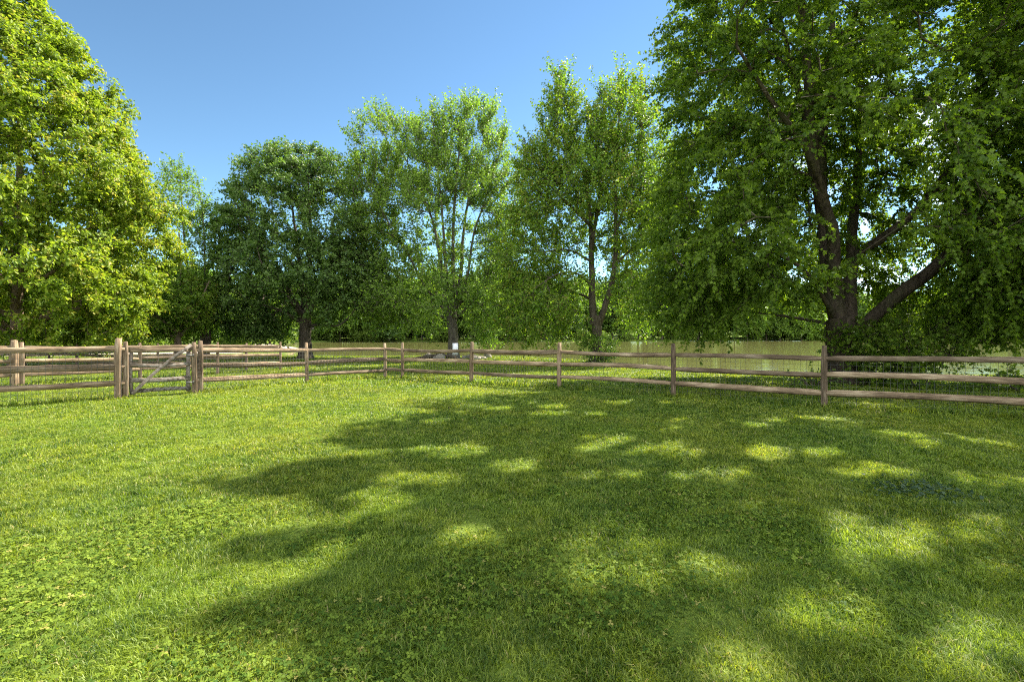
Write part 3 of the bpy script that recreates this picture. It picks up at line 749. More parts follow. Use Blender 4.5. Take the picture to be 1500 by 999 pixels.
def plume_maple():
    Y = 31.0; c = W(874, 500, Y); X = c[0]; t = Tree(106); zb = z1(X, Y)
    def p(px, py, dy=0.): return W(px, py, Y) + np.array([0, dy, 0])
    t.main([p(874, 532), p(873, 505), p(874, 480), p(873, 462)], 0.34, 0.30, 2)
    for pts, r in (([p(870, 475), p(868, 430), p(868, 380, .2), p(866, 320, .3), p(856, 250, .3), p(840, 190, .3), p(826, 130, .3), p(820, 92, .3)], .25), ([p(877, 475), p(886, 445, -.3), p(897, 400, -.4), p(900, 340, -.5), p(900, 270, -.4), p(905, 190, -.2), p(908, 105, 0)], .22),
                   ([p(868, 350, .2), p(880, 290, .5), p(884, 220, .7), p(880, 150, .8)], .14), ([p(900, 340, -.5), p(920, 280, -1), p(932, 210, -1.2), p(938, 130, -1.3)], .13),
                   ([p(867, 330, .3), p(835, 305, -.4), p(805, 280, -1), p(780, 240, -1.3), p(765, 215, -1.4)], .12), ([p(868, 385), p(835, 372, -1), p(805, 375, -2), p(775, 390, -2.6)], .1),
                   ([p(868, 420), p(840, 405, -1.5), p(810, 410, -2.8), p(780, 430, -3.5)], .09), ([p(898, 390, -.4), p(925, 365, -1), p(950, 350, -2)], .1), ([p(869, 440), p(855, 430, 1), p(825, 420, 2.2), p(790, 425, 3)], .09), ([p(892, 425), p(915, 420, .5), p(940, 430, 1)], .08)):
        t.main(pts, r, 0.02, 0.33)
    t.fill([lobe(820, 210, Y, 26, 66, 2.2, 60), lobe(900, 215, Y, 44, 66, 3.2, 105), lobe(862, 250, Y, 46, 70, 3.2, 85), lobe(788, 262, Y, 34, 36, 2.6, 48), lobe(821, 140, Y, 9, 36, .8, 9), lobe(840, 165, Y, 9, 30, .8, 7), lobe(803, 175, Y, 8, 26, .8, 6), lobe(905, 140, Y, 10, 34, .9, 9), lobe(932, 150, Y, 9, 34, .9, 8), lobe(882, 160, Y, 9, 26, .9, 6), lobe(870, 310, Y, 110, 65, 4.8, 170), lobe(945, 260, Y, 36, 90, 3, 60), lobe(785, 360, Y, 55, 70, 4, 90), lobe(790, 445, Y, 66, 58, 4.4, 150), lobe(930, 340, Y, 48, 90, 4, 80), lobe(925, 440, Y, 36, 48, 3.4, 45), lobe(860, 420, Y, 60, 40, 3, 30)], 0.62, 0.5)
    def keep(q):
        px = 750 + q[0] / q[1] * F; py = HZ - (q[2] - EYE) / q[1] * F
        if 845 < px < 905 and py > 440: return False
        if 835 < px < 900 and 330 < py < 450 and q[1] < Y + 1 and t.r.random() < 0.8: return False
        if py > 505: return False
        return q[2] > 0.7
    t.carve(keep); t.branch(rise=0.4, seg=0.5, tip=0.009)
    def upr(q): return 1
    t.leaves(shoots=8, L=(0.7, 1.8), per=21, size=0.165, out=0.35, up=0.35, spread=0.65, droop=0.12, hang=0.2, flat=0.45, tint=(0.05, 1.0), twig_r=0.007, upright=lambda q: float(np.interp(q[2], [6, 13], [0.0, 0.42])))
    finish(t, 'maple_tree', 'tall tree with a forked trunk and feathery plumes at its top, shrub round its foot', 'tree', (X, Y, zb), L_PLM, BARK, 'diamond')
plume_maple()

def low_maple():
    Y = 33.0; X = W(261, 500, Y)[0]; t = Tree(107); zb = z1(X, Y)
    def p(px, py, dy=0.): return W(px, py, Y) + np.array([0, dy, 0])
    t.main([p(261, 530), p(261, 500), p(260, 478), p(262, 430), p(264, 380), p(262, 340)], 0.27, 0.04, 0.3)
    for pts in ([p(260, 496), p(240, 484, -.6), p(215, 478, -1.4)], [p(262, 494), p(282, 480, -.4), p(305, 465, -1)], [p(261, 488), p(255, 460, -2), p(250, 440, -3)], [p(261, 486), p(235, 455, .5), p(215, 425, 1)], [p(262, 480), p(285, 445, .4), p(300, 410, .5)]):
        t.main(pts, 0.12, 0.03, 0.3)
    t.fill([lobe(252, 440, Y, 52, 48, 3.2, 150), lobe(225, 470, Y, 40, 22, 3, 40)], 0.62, 0.5)
    t.carve(lambda q: q[2] > 1.4); t.branch(seg=0.5)
    t.leaves(shoots=9, L=(0.6, 1.0), per=17, size=0.18, out=0.6, up=0.15, spread=0.7, droop=0.15, hang=0.3, flat=0.8, tint=(0.1, 0.95), twig_r=0.006)
    finish(t, 'maple_tree', 'low branching maple half hidden between the tall yellow green one and the slim tree', 'tree', (X, Y, zb), L_PLM, BARK_T, 'diamond')
low_maple()

def stem_tree():
    Y = 36.0; X = W(299, 500, Y)[0]; t = Tree(108); zb = z1(X, Y)
    def p(px, py, dy=0.): return W(px, py, Y) + np.array([0, dy, 0])
    for pts, r in (([p(299, 530), p(297, 500), p(288, 460), p(277, 410), p(270, 350), p(266, 290), p(264, 255)], .16), ([p(301, 530), p(302, 500), p(301, 450), p(300, 390), p(298, 330), p(292, 280)], .13), ([p(304, 530), p(307, 500), p(306, 450, .3), p(312, 390, .5), p(316, 320, .6)], .11), ([p(277, 410), p(262, 370, -.6), p(250, 320, -1), p(246, 290, -1)], .08)):
        t.main(pts, r, 0.025, 0.4)
    t.fill([lobe(270, 305, Y, 28, 48, 2.2, 46), lobe(302, 345, Y, 24, 50, 2.2, 40), lobe(280, 400, Y, 42, 45, 2.6, 56), lobe(312, 440, Y, 26, 40, 2, 30), lobe(258, 262, Y, 16, 20, 1.2, 10)], 0.66, 0.45)
    t.branch(rise=0.4, seg=0.5)
    t.leaves(shoots=6, L=(0.8, 1.7), per=17, size=0.17, out=0.4, up=0.6, spread=0.6, droop=0.1, hang=0.2, flat=0.5, tint=(0.0, 0.95), twig_r=0.006)
    finish(t, 'slender_tree', 'slim tree with several thin dark stems between the yellow maple and the dark one', 'tree', (X, Y, zb), L_MID, BARK, 'diamond')
stem_tree()

# --- shrubs -------------------------------------------------------------------
def shrub(name, label, x, y, rx, ry, h, n, seed, leaf, size, kind='diamond', dz=0.0, lobes=None, per=10, shoots=5, L=(0.3, 0.6)):
    t = Tree(seed); zb = z1(x, y)
    for k in range(6):
        a = k * 1.05 + t.r.random(); d = 0.35
        t.main([(x + .1 * math.cos(a), y + .1 * math.sin(a), zb - .05), (x + rx * d * math.cos(a), y + ry * d * math.sin(a), zb + h * .4), (x + rx * .6 * math.cos(a), y + ry * .6 * math.sin(a), zb + h * .75)], 0.025, 0.008, 0.15)
    t.fill(lobes or [((x, y, zb + h * .5), (rx, ry, h * .5), n)], size * 1.8, 0.5)
    t.carve(lambda q: q[2] > z1(q[0], q[1]) + 0.08); t.branch(seg=0.3, tip=0.004)
    t.leaves(shoots=shoots, L=L, per=per, size=size, out=0.5, up=0.25, spread=0.8, droop=0.2, hang=0.3, flat=0.7, tint=(0.0, 0.9), twig_r=0.003)
    root = empty(name, (x, y, zb), label, 'shrub'); off = Vector((x, y, zb))
    mb = t.wood('main'); b2 = t.wood('branch')
    me = mb.mesh('stems', BARK, True); me.transform(Matrix.Translation(-off)); link('stems', me, root)
    me = b2.mesh('branches', BARK, True); me.transform(Matrix.Translation(-off)); link('branches', me, root)
    me, _ = t.leaf_mesh('foliage', leaf, kind); me.transform(Matrix.Translation(-off)); link('foliage', me, root)
shrub('shrub', 'leafy shrub wrapped round the foot of the forked trunk tree', 5.5, 30.6, 1.25, 1.1, 1.8, 70, 201, L_MID, 0.13)
zt = -0.1
shrub('shrub', 'dark tangle of young maple shoots to the right of the big trunk, behind the fence', 11.3, 13.2, 2.0, 1.2, 2.2, 0, 202, L_BIG, 0.105, 'maple',
      lobes=[((10.5, 13.3, .7), (0.9, .8, .75), 50), ((11.3, 13.2, 1.3), (1.6, 1.1, .75), 85), ((12.9, 13.0, 1.5), (1.3, 1.0, .5), 50), ((9.6, 13.3, 1.2), (.5, .6, .5), 14)], per=11, shoots=5, L=(0.35, 0.7))
shrub('shrub', 'low leafy shoots spreading over the grass beyond the right fence', 12.9, 11.9, 1.4, 0.9, 0.5, 40, 203, L_BIG, 0.10, 'maple', per=9, shoots=4)
shrub('shrub', 'small weedy plant at the left foot of the big maple', 8.4, 13.3, .8, .5, .35, 22, 204, L_MID, 0.09, 'diamond', per=9, shoots=4)
shrub('shrub', 'pale sunlit seedlings on the bank near the right edge', 14.6, 17.8, 1.0, .6, .6, 26, 205, L_BRT, 0.10, 'diamond', per=9, shoots=4)

# --- background trees: a few kinds, copied ---------------------------------------
def far_kind(seed, h, r, zc, leaf, bark, n, size, conic=0.0, trunk_r=0.25):
    t = Tree(seed)
    t.main([(0, 0, -0.3), (.1, 0, zc * .6), (0, .1, h * .55), (.1, 0, h * .92)], trunk_r, 0.04, max(.1, zc / h))
    for k in range(6):
        a = k * 1.047 + t.r.random() * .6; z = zc + (h - zc) * .12 * (k % 3)
        t.main([(0, 0, z), (math.cos(a) * r * .35, math.sin(a) * r * .35, z + r * .25), (math.cos(a) * r * .75, math.sin(a) * r * .75, z + r * .6)], trunk_r * .4, 0.03, .3)
    pts = []; tries = 0
    while len(pts) < n and tries < 20000:
        tries += 1
        u = t.r.random(); z = zc + (h - zc) * u
        R = r * ((1 - u) ** .8 if conic else math.sqrt(max(0.02, 1 - (1.75 * u - .75) ** 2 if u > .43 else .55 + u)))
        a = t.r.random() * 6.283; R *= 1 + .15 * math.sin(3 * a + seed) + .1 * math.sin(5 * a + 4 * u)
        rr = R * (t.r.uniform(.65, 1) if t.r.random() < .7 else t.r.random() ** .5)
        q = np.array([rr * math.cos(a), rr * math.sin(a), z])
        if pts and np.min(np.sum((np.array(pts) - q) ** 2, 1)) < (size * 2.2) ** 2: continue
        pts.append(q)
    t.clusters = np.array(pts); t.branch(seg=1.0, tip=0.02)
    t.leaves(shoots=7, L=(0.8, 1.8), per=11, size=size * 1.25, out=.5, up=.2, spread=.8, droop=.2, hang=.3, flat=.6, tint=(0, 1), twig_r=0)
    mb = t.wood('main'); b = t.wood('branch'); mb.V += b.V; mb.L += [i + mb.n for i in b.L]; mb.S += b.S
    return mb.mesh('trunk', bark, True), t.leaf_mesh('crown', leaf, 'diamond')[0]
KINDS = {
    'bright': far_kind(301, 10, 4.8, 1.6, L_BRT, BARK_T, 150, 0.42),
    'green': far_kind(302, 15, 5.6, 3.0, L_MID, BARK, 190, 0.50),
    'dark': far_kind(303, 17, 5.2, 3.5, L_DRK, BARK, 190, 0.50),
    'fir': far_kind(304, 15, 3.4, 1.5, L_DRK, BARK, 150, 0.42, 1.0),
    'bush': far_kind(305, 4.2, 3.0, 0.3, L_BRT, BARK, 80, 0.36, trunk_r=.12),
}
def plant(kind, x, y, s, rz, name, label, group, cat='tree'):
    tm, cm = KINDS[kind]
    r = empty(name, (x, y, z1(x, y)), label, cat, group, rz); r.scale = (s, s, s * (0.92 + 0.16 * ((x * 7.3) % 1)))
    o = link('trunk', tm, r); o = link('crown', cm, r)
FAR = {'bright': ('broad_tree', 'sunlit pale green tree on the far side of the lake', 'pale trees on the far lake shore'),
       'green': ('broad_tree', 'mid green leafy tree on the far side of the lake', 'mid green trees on the far lake shore'),
       'dark': ('broad_tree', 'tall dark green leafy tree on the far side of the lake', 'dark trees on the far lake shore'),
       'fir': ('fir_tree', 'dark pointed fir on the far side of the lake', 'firs on the far lake shore'),
       'bush': ('bush', 'low rounded bush at the far edge of the lake', 'bushes on the far lake shore')}
fr = np.random.default_rng(77)
def far_shore_y(x): return float(np.interp(x, [-75, -60, -20, 30, 70, 130, 220], [158, 163, 164, 170, 188, 215, 225]))
px = 385.0
while px < 1560:
    d0 = far_shore_y((px - 750) / F * 185)
    for row, dd in enumerate((4, 16, 34, 70)):
        Yd = d0 + dd + fr.uniform(-2, 5); kx = (px + fr.uniform(-14, 14) - 750) / F * Yd
        kind = fr.choice(['green', 'dark', 'bright', 'fir', 'green', 'dark'])
        if row == 0 and fr.random() < 0.45: continue
        plant(kind, kx, Yd, fr.uniform(1.05, 1.55) * (1.25 if row == 3 else 1), fr.random() * 6.28, FAR[kind][0], FAR[kind][1], FAR[kind][2])
    if fr.random() < .5:
        kx = (px + fr.uniform(-10, 10) - 750) / F * (d0 + 3); plant('bush', kx, far_shore_y(kx) + 3.5, fr.uniform(.6, 1.0), fr.random() * 6, FAR['bush'][0], FAR['bush'][1], FAR['bush'][2], 'bush')
    px += 25
NEARB = {'bright': ('broad_tree', 'low bright green tree in the row beyond the outer fences', 'bright trees beyond the outer fences'),
         'green': ('broad_tree', 'taller mid green tree in the row beyond the outer fences', 'mid green trees beyond the outer fences'),
         'bush': ('bush', 'sunny bush along the gravel beyond the outer fences', 'bushes beyond the outer fences')}
for (pxx, Yd, kind, s) in ((-120, 52, 'green', .8), (-60, 50, 'bright', .9), (-10, 56, 'bright', .85), (40, 53, 'bright', .8), (70, 60, 'green', .7), (105, 56, 'bright', .85), (150, 53, 'bright', .75), (185, 60, 'bright', .95), (230, 66, 'bright', .9),
                           (285, 70, 'green', .75), (330, 76, 'bright', .9), (365, 88, 'bright', 1.0), (395, 104, 'bright', 1.1), (320, 110, 'green', 1.0), (250, 95, 'green', 1.0), (150, 88, 'green', 1.0), (60, 90, 'green', 1.0), (-30, 88, 'green', 1.0), (410, 135, 'bright', 1.1),
                           (5, 47, 'bush', .5), (90, 48, 'bush', .5), (135, 50, 'bush', .55), (205, 52, 'bush', .5), (345, 68, 'bush', .6)):
    plant(kind, (pxx - 750) / F * Yd, Yd, s, fr.random() * 6.28, NEARB[kind][0], NEARB[kind][1], NEARB[kind][2], 'bush' if kind == 'bush' else 'tree')

# --- house on the far bank, glimpsed under the dark maple ------------------------
def house():
    Yd = 166; X = (436 - 750) / F * Yd; zb = z1(X, Yd + 4)
    r = empty('house', (X, Yd + 4, zb), 'small tan house with a grey gabled roof glimpsed under the dark maple', 'house')
    wallm = flat_mat('tan_siding', (0.42, 0.31, 0.24), .9, vary=.15, scale=2); roofm = flat_mat('grey_shingle', (0.16, 0.14, 0.13), .95, vary=.25, scale=4)
    glass = flat_mat('dark_glass', (0.03, 0.04, 0.05), .1, .6); trim = flat_mat('white_trim', (0.75, 0.74, 0.7), .6)
    mb = MB(); w, d, h, rr = 11, 7, 3.0, 5.4
    V = [(-w/2, -d/2, 0), (w/2, -d/2, 0), (w/2, d/2, 0), (-w/2, d/2, 0), (-w/2, -d/2, h), (w/2, -d/2, h), (w/2, d/2, h), (-w/2, d/2, h), (-w/2, 0, rr), (w/2, 0, rr)]
    mb.add(V, [(0, 1, 5, 4), (2, 3, 7, 6), (1, 2, 6, 9, 5), (3, 0, 4, 8, 7)]); link('wall', mb.mesh('wall', wallm), r)
    mb = MB()
    for s in (-1, 1):
        a = np.array([[-w/2 - .4, s * (d/2 + .5), h - .25], [w/2 + .4, s * (d/2 + .5), h - .25], [w/2 + .4, 0, rr + .12], [-w/2 - .4, 0, rr + .12]])
        b = a - np.array([0, 0, .18]); mb.add(np.vstack([a, b]), [(0, 1, 2, 3), (7, 6, 5, 4), (0, 4, 5, 1), (1, 5, 6, 2), (2, 6, 7, 3), (3, 7, 4, 0)])
    link('roof', mb.mesh('roof', roofm), r)
    for x in (-3.6, 0.2, 3.4):
        mb = MB(); mb.box((x, -d/2 - .03, 1.6), (1.3, .08, 1.3)); o = link('window', mb.mesh('window', trim), r)
        mb = MB(); mb.box((x, -d/2 - .08, 1.6), (1.1, .04, 1.1)); link('pane', mb.mesh('pane', glass), o)
    mb = MB(); mb.box((-1.8, -d/2 - .03, 1.05), (1.0, .07, 2.1)); link('door', mb.mesh('door', flat_mat('door_paint', (0.2, .08, .06))), r)
house()

# --- white sign by the lake --------------------------------------------------------
def sign():
    Y = 27.0; x = W(667, 500, Y)[0]; zb = z1(x, Y)
    r = empty('sign', (x, Y, zb), 'small white notice board on a wooden stake beside the lake', 'sign')
    mb = timber(1.3, .06, .06, np.random.default_rng(3), .03); me = mb.mesh('stake', WOOD); o = link('stake', me, r)
    o.matrix_local = Matrix.Translation((0.01, .05, -.15)) @ Matrix.Rotation(-math.pi / 2, 4, 'Y')
    mb = MB(); mb.box((0, 0, .93), (.31, .02, .66)); link('board', mb.mesh('board', flat_mat('white_board', (.72, .71, .70), .5, vary=.08, scale=5)), r)
    mb = MB()
    for sx in (-.1, .1):
        for sz in (.66, 1.2): mb.tube([(sx, -.012, sz), (sx, -.018, sz)], .012, 8)
    link('screws', mb.mesh('screws', WIRE), r)
sign()

# --- rocks and roots at the bank by the vase-shaped tree ------------------------------
ROCK = flat_mat('grey_tan_rock', (0.30, 0.26, 0.21), .95, .2, vary=.35, scale=5)
def rock_mesh(seed):
    rng = np.random.default_rng(seed); mb = MB(); n, m = 7, 9; V = []
    ax = rng.uniform(.7, 1.3, 3) * (.5, .4, .3); lum = rng.standard_normal((n, m)) * .09
    for i in range(n):
        th = math.pi * i / (n - 1)
        for j in range(m):
            ph = 2 * math.pi * j / m; k = 1 + (lum[i, j] if 0 < i < n - 1 else 0)
            V.append(np.array([math.sin(th) * math.cos(ph), math.sin(th) * math.sin(ph), math.cos(th)]) * ax * k)
    f = [(i * m + j, (i + 1) * m + j, (i + 1) * m + (j + 1) % m, i * m + (j + 1) % m) for i in range(n - 1) for j in range(m)]
    mb.add(V, f); return mb.mesh('rock', ROCK)
RM = [rock_mesh(i) for i in range(4)]
rr = np.random.default_rng(9)
for i in range(16):
    pxx = rr.uniform(628, 715); Yd = rr.uniform(35.5, 39.5); x = (pxx - 750) / F * Yd
    if abs(pxx - 664) < 14: continue
    o = link('rock', RM[i % 4], None, (x, Yd, z1(x, Yd) + .06)); o.rotation_euler = (0, 0, rr.random() * 6); s = rr.uniform(.5, 1.1); o.scale = (s, s, s)
    tag(o, 'grey tan rock on the bank around the foot of the vase shaped tree', 'rock', 'rocks on the lake bank')
t = Tree(401)
for k, (dx, dy, l) in enumerate(((-1, -.3, 2.2), (-.8, -.8, 1.6), (.9, -.5, 1.4))):
    pts = [(0, 0, .35), (dx * l * .4, dy * l * .4, .22), (dx * l * .8, dy * l * .8, .12), (dx * l * 1.3, dy * l * 1.3, -.05)]
    x0, y0 = W(648, 500, 37)[0], 37.0
    t.main([(x0 + a, y0 + b, z1(x0 + a, y0 + b) + c) for a, b, c in pts], .13, .05)
me = t.wood('main').mesh('driftwood', BARK, True); me.transform(Matrix.Translation((-x0, -y0, 0)))
tag(link('driftwood', me, None, (x0, y0, 0)), 'dark fallen wood lying on the bank left of the vase shaped tree', 'driftwood')

# ------------------------------------------------------------------ lawn
G_NEAR = leaf_mat('lawn_blades', (0.048, 0.100, 0.011), (0.24, 0.32, 0.036), (1.5, 1.5, 0.7), 0.42, (0.34, 0.30, 0.14), rough=0.5, spec=0.3, patch=(0.55, (1.35, 1.1, 1.05)))
G_CLOV = leaf_mat('clover_leaves', (0.05, 0.105, 0.014), (0.22, 0.29, 0.034), (1.5, 1.5, 0.7), 0.40, (0.34, 0.30, 0.08), rough=0.6, spec=0.12)
G_WEED = leaf_mat('bluish_weed_leaves', (0.028, 0.055, 0.026), (0.07, 0.105, 0.05), (1.2, 1.4, 0.9), 0.3, spec=0.15)

def vnoise(x, y, s, seed):
    r = np.random.default_rng(seed); k = 64; tab = r.random((k, k))
    u, v = x / s, y / s; iu, iv = np.floor(u).astype(int), np.floor(v).astype(int); fu, fv = u - iu, v - iv
    fu = fu * fu * (3 - 2 * fu); fv = fv * fv * (3 - 2 * fv)
    a = tab[iu % k, iv % k]; b = tab[(iu + 1) % k, iv % k]; c = tab[iu % k, (iv + 1) % k]; d = tab[(iu + 1) % k, (iv + 1) % k]
    return (a * (1 - fu) + b * fu) * (1 - fv) + (c * (1 - fu) + d * fu) * fv
def clover_amount(x, y):
    c = 0.55 * vnoise(x, y, 0.9, 1) + 0.45 * vnoise(x, y, 0.35, 2)
    bias = np.clip((4.6 - y) / 3.0, 0, 1) * np.clip((2.0 - x) / 3.5, 0.15, 1)
    return np.clip((c - 0.55 + 0.36 * bias) * 2.2, 0, 0.9)

def sector(y0, y1, dens, rng, m=1.5):
    "random ground points between two depths, inside the view plus a side margin"
    hw = lambda y: 1.12 * y + m
    n = int(dens * (hw(y0) + hw(y1)) * (y1 - y0)); y = rng.uniform(y0, y1, n * 2); x = rng.uniform(-1, 1, n * 2) * hw(y1)
    k = np.abs(x) < hw(y); return x[k], y[k]
def blades(bands, rng):
    Vs, Ts = [], []
    for y0, y1, dens, h, w in bands:
        x, y = sector(y0, y1, dens, rng)
        k = shore_sd(x, y) < -1.3; x, y = x[k], y[k]
        if y0 < 8:
            k = rng.random(len(x)) > 0.35 * clover_amount(x, y); x, y = x[k], y[k]
        n = len(x); z = zg(x, y) - 0.004
        tall = 0.45 + 0.55 * vnoise(x, y, 0.5, 5) + 0.7 * vnoise(x, y, 0.09, 6) ** 1.5
        near_fence = np.ones(n)
        for (ax, ay), (bx, by) in (((-3.66, 16), (11, 6)), ((-7.72, 11.7), (-4.4, 16.56)), ((-8.62, 10.55), (-13.3, 6.8)), ((-15.2, 10.7), (-10.1, 20.8))):
            ex, ey = bx - ax, by - ay; t = np.clip(((x - ax) * ex + (y - ay) * ey) / (ex * ex + ey * ey), 0, 1)
            d = np.hypot(x - ax - t * ex, y - ay - t * ey); near_fence = np.maximum(near_fence, 1 + 2.6 * rng.random(n) * np.exp(-(d / 0.17) ** 2))
        H = h * tall * rng.uniform(0.55, 1.25, n) * near_fence; a = rng.random(n) * 2 * np.pi; lean = rng.uniform(0.2, 1.25, n)
        ca, sa = np.cos(a), np.sin(a); b = a + rng.normal(0, 0.9, n) + np.pi / 2
        ww = w * rng.uniform(0.7, 1.3, n) / 2
        sx, sy = np.cos(b) * ww, np.sin(b) * ww
        st = np.sign(np.sin((x - .35 * y) * np.pi / .55)) * .28
        ca, sa = ca + st * .33, sa + st * .94
        V = np.zeros((n, 5, 3))
        V[:, 0] = np.stack([x - sx, y - sy, z], 1); V[:, 1] = np.stack([x + sx, y + sy, z], 1)
        mx, my, mz = x + ca * lean * H * .35, y + sa * lean * H * .35, z + H * .62
        V[:, 2] = np.stack([mx + sx * .8, my + sy * .8, mz], 1); V[:, 3] = np.stack([mx - sx * .8, my - sy * .8, mz], 1)
        V[:, 4] = np.stack([x + ca * lean * H, y + sa * lean * H, z + H * (1 - .28 * lean)], 1)
        T = np.clip(rng.uniform(0.0, 0.75, n) + 0.30 * (vnoise(x, y, 1.3, 8) - .5) + 0.5 * (vnoise(x, y, .11, 18) - .5), 0, 0.9)
        dead = rng.random(n) < 0.025 + 0.22 * np.clip(vnoise(x, y, .5, 31) * .6 + vnoise(x, y, .16, 32) * .4 - .6, 0, 1); T[dead] = rng.uniform(.95, 1, dead.sum())
        Vs.append(V); Ts.append(T)
    V = np.concatenate(Vs); T = np.concatenate(Ts); n = len(V)
    base = (np.arange(n) * 5)[:, None]
    lp = np.concatenate([base + np.array([0, 1, 2, 3]), base + np.array([3, 2, 4])], 1)
    print('blades', n)
    return mesh_np('grass', V.reshape(-1, 3), lp, np.tile([4, 3], n), G_NEAR, {'tint': np.repeat(T, 5)})
lr = np.random.default_rng(21)
tag(link('grass', blades([(1.2, 3.0, 9000, .043, .0044), (3.0, 5.0, 5200, .044, .0062), (5.0, 8.0, 2700, .046, .009), (8.0, 13.0, 1300, .05, .014), (13.0, 22.0, 420, .06, .026), (22.0, 48.0, 95, .075, .055)], lr)),
    'short mown lawn grass', None, None, 'stuff')

def clover(rng):
    x, y = sector(1.2, 9.0, 3400, rng, 1.0)
    k = rng.random(len(x)) < clover_amount(x, y) * np.clip(1.5 - y / 9, .3, 1); x, y = x[k], y[k]; n = len(x)
    z = zg(x, y) + rng.uniform(.008, .045, n)
    tw = rng.random(n) * 6.283; R = rng.uniform(.0045, .0105, n)
    nrm = norm(np.stack([rng.normal(0, .35, n), rng.normal(0, .35, n), np.ones(n)], 1))
    Vs = []; m = 6
    e1 = norm(np.cross(nrm, [0.2, 1, 0.1])); e2 = np.cross(nrm, e1); C = np.stack([x, y, z], 1)
    T = np.clip(rng.uniform(0, .85, n) + .2 * (vnoise(x, y, .8, 9) - .5), 0, .9); T[rng.random(n) < .025] = 1
    for j in range(3):
        a = tw + j * 2.094; d = np.cos(a)[:, None] * e1 + np.sin(a)[:, None] * e2; s = np.cross(nrm, d)
        pts = [(0.05, 0), (.7, .62), (1.45, .62), (1.75, .12), (1.62, 0), (1.75, -.12), (1.45, -.62), (.7, -.62)]
        V = np.stack([C + (d * u + s * v + nrm * (abs(v) * .25 - .12 * u * u * .4)) * R[:, None] for u, v in pts], 1); Vs.append(V)
    V = np.concatenate(Vs); k = V.shape[1]; nn = len(V)
    print('clover', n)
    return mesh_np('clover', V.reshape(-1, 3), np.arange(nn * k), np.full(nn, k), G_CLOV, {'tint': np.repeat(np.tile(T, 3), k)})
tag(link('clover', clover(lr)), 'clover and small weeds in the lawn', None, None, 'stuff')

def weeds(rng):
    c = W(1345, 720, 1.0); Yd = EYE * F / (720 - HZ); cx = (1345 - 750) / F * Yd
    n = 330; x = cx + rng.normal(0, .22, n); y = Yd + rng.normal(0, .17, n); z = zg(x, y) + rng.uniform(.03, .075, n)
    a = rng.random(n) * 6.283; S = rng.uniform(.018, .04, n)
    nr = norm(np.stack([rng.normal(0, .4, n), rng.normal(0, .4, n), np.ones(n)], 1)); ax = np.stack([np.cos(a), np.sin(a), rng.normal(0, .2, n)], 1)
    ax = norm(ax - nr * np.sum(ax * nr, 1, keepdims=True)); X = np.cross(ax, nr); tv, tf = leaf_template('oval'); tv = tv * np.array([1.5, 1, 1]); m = len(tv)
    V = np.stack([x, y, z], 1)[:, None] + S[:, None, None] * (tv[None, :, 0:1] * X[:, None] + tv[None, :, 1:2] * ax[:, None] + tv[None, :, 2:3] * nr[:, None])
    base = (np.arange(n) * m)[:, None]; lp = np.concatenate([base + np.array(f) for f in tf], 1)
    return mesh_np('weed_patch', V.reshape(-1, 3), lp, np.tile([len(f) for f in tf], n), G_WEED, {'tint': np.repeat(rng.random(n), m)})
tag(link('ground_cover_weeds', weeds(lr)), 'patch of bluish broad leaved weeds in the shaded lawn', None, None, 'stuff')

# ------------------------------------------------------------------ light, sky, camera
CLOUD_AND_FILL = 12.0  # brightness of the fill clouds added behind the viewer and of the east puffs
w = bpy.data.worlds.new('World'); scene.world = w; w.use_nodes = True
nt = w.node_tree; nt.nodes.clear(); g = NT(nt)
sky = g.n('ShaderNodeTexSky', sky_type='NISHITA'); sky.sun_disc = False
el = math.asin(SUN[2]); az = math.atan2(SUN[0], SUN[1])
sky.sun_elevation = el; sky.sun_rotation = az; sky.altitude = 200; sky.air_density = 0.8; sky.dust_density = 0.0; sky.ozone_density = 5.0
bg = g.n('ShaderNodeBackground'); bg.inputs['Strength'].default_value = 0.11
tc = g.n('ShaderNodeTexCoord'); dvec = tc.outputs['Generated']
sep = g.n('ShaderNodeSeparateXYZ'); g.l(dvec, sep.inputs[0])
def smooth(v, a, b):
    mr = g.n('ShaderNodeMapRange', interpolation_type='SMOOTHSTEP'); g.l(v, mr.inputs[0])
    mr.inputs[1].default_value = a; mr.inputs[2].default_value = b; return mr.outputs[0]
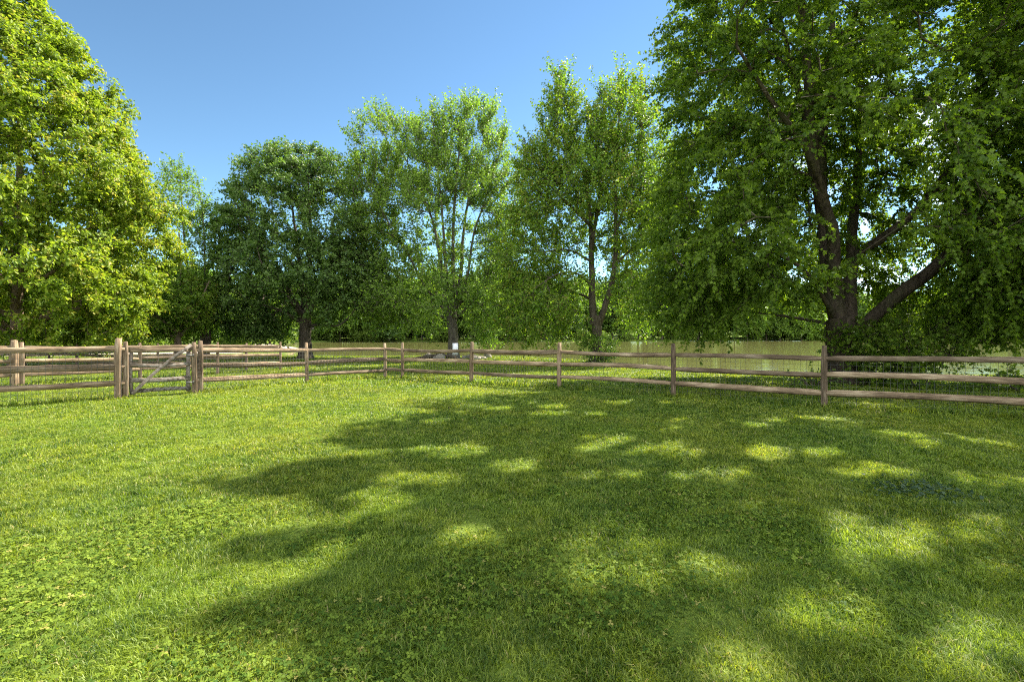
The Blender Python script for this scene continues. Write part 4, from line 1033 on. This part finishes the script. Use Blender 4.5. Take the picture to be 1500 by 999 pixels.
# unseen bright clouds added behind the viewer to fill the shade, and a few puffs low in the east
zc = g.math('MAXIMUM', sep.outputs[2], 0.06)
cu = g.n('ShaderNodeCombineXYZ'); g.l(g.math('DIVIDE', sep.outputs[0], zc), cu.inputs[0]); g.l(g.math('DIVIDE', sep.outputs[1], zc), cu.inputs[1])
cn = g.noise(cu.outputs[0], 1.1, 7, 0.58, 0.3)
fill_field = smooth(sep.outputs[1], 0.05, -0.35)
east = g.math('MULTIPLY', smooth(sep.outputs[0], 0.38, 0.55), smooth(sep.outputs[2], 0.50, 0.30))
fill_cov = g.math('MULTIPLY', smooth(cn, 0.40, 0.56), fill_field)
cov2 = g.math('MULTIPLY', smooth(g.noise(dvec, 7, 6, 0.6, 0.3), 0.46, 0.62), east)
puffs_and_fill = g.math('MULTIPLY', g.math('MAXIMUM', fill_cov, g.math('MULTIPLY', cov2, 0.45)), smooth(sep.outputs[2], 0.0, 0.08))
skyc = g.n('ShaderNodeGamma'); skyc.inputs[1].default_value = 1.22; g.l(g.mix(1.0, sky.outputs[0], (0.67, 0.64, 0.50), 'MULTIPLY'), skyc.inputs[0])
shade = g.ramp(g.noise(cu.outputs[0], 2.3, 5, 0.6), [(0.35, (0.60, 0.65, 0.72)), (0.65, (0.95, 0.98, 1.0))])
vm = g.n('ShaderNodeVectorMath', operation='SCALE'); g.l(shade, vm.inputs[0]); vm.inputs['Scale'].default_value = CLOUD_AND_FILL
g.l(g.mix(puffs_and_fill, skyc.outputs[0], vm.outputs[0]), bg.inputs[0])
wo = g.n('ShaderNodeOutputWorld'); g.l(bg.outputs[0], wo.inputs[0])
sl = bpy.data.lights.new('sun', 'SUN'); sl.energy = 5.0; sl.angle = math.radians(0.53); sl.color = (1.0, 0.93, 0.82)
so = bpy.data.objects.new('sun', sl); COL.objects.link(so)
so.rotation_euler = Vector(-SUN).to_track_quat('-Z', 'Y').to_euler(); so.location = (20, 20, 40)

cam = bpy.data.cameras.new('camera'); co = bpy.data.objects.new('camera', cam); COL.objects.link(co); scene.camera = co
co.location = (0, 0, EYE); co.rotation_euler = (math.pi / 2, 0, 0)
cam.sensor_width = 36; cam.lens = 36 * F / 1500; cam.shift_y = -7.5 / 1500; cam.clip_start = 0.05; cam.clip_end = 3000

vs = scene.view_settings; vs.view_transform = 'Standard'; vs.look = 'None'; vs.gamma = 1; vs.use_curve_mapping = False; vs.exposure = 1.86
cy = scene.cycles; cy.use_denoising = False; cy.max_bounces = 6; cy.diffuse_bounces = 3; cy.glossy_bounces = 3; cy.transmission_bounces = 4; cy.transparent_max_bounces = 4
cy.use_adaptive_sampling = True; cy.adaptive_threshold = 0.012; cy.filter_width = 1.1; cy.caustics_reflective = False; cy.caustics_refractive = False; cy.sample_clamp_indirect = 6
print('leaves', NLEAF)
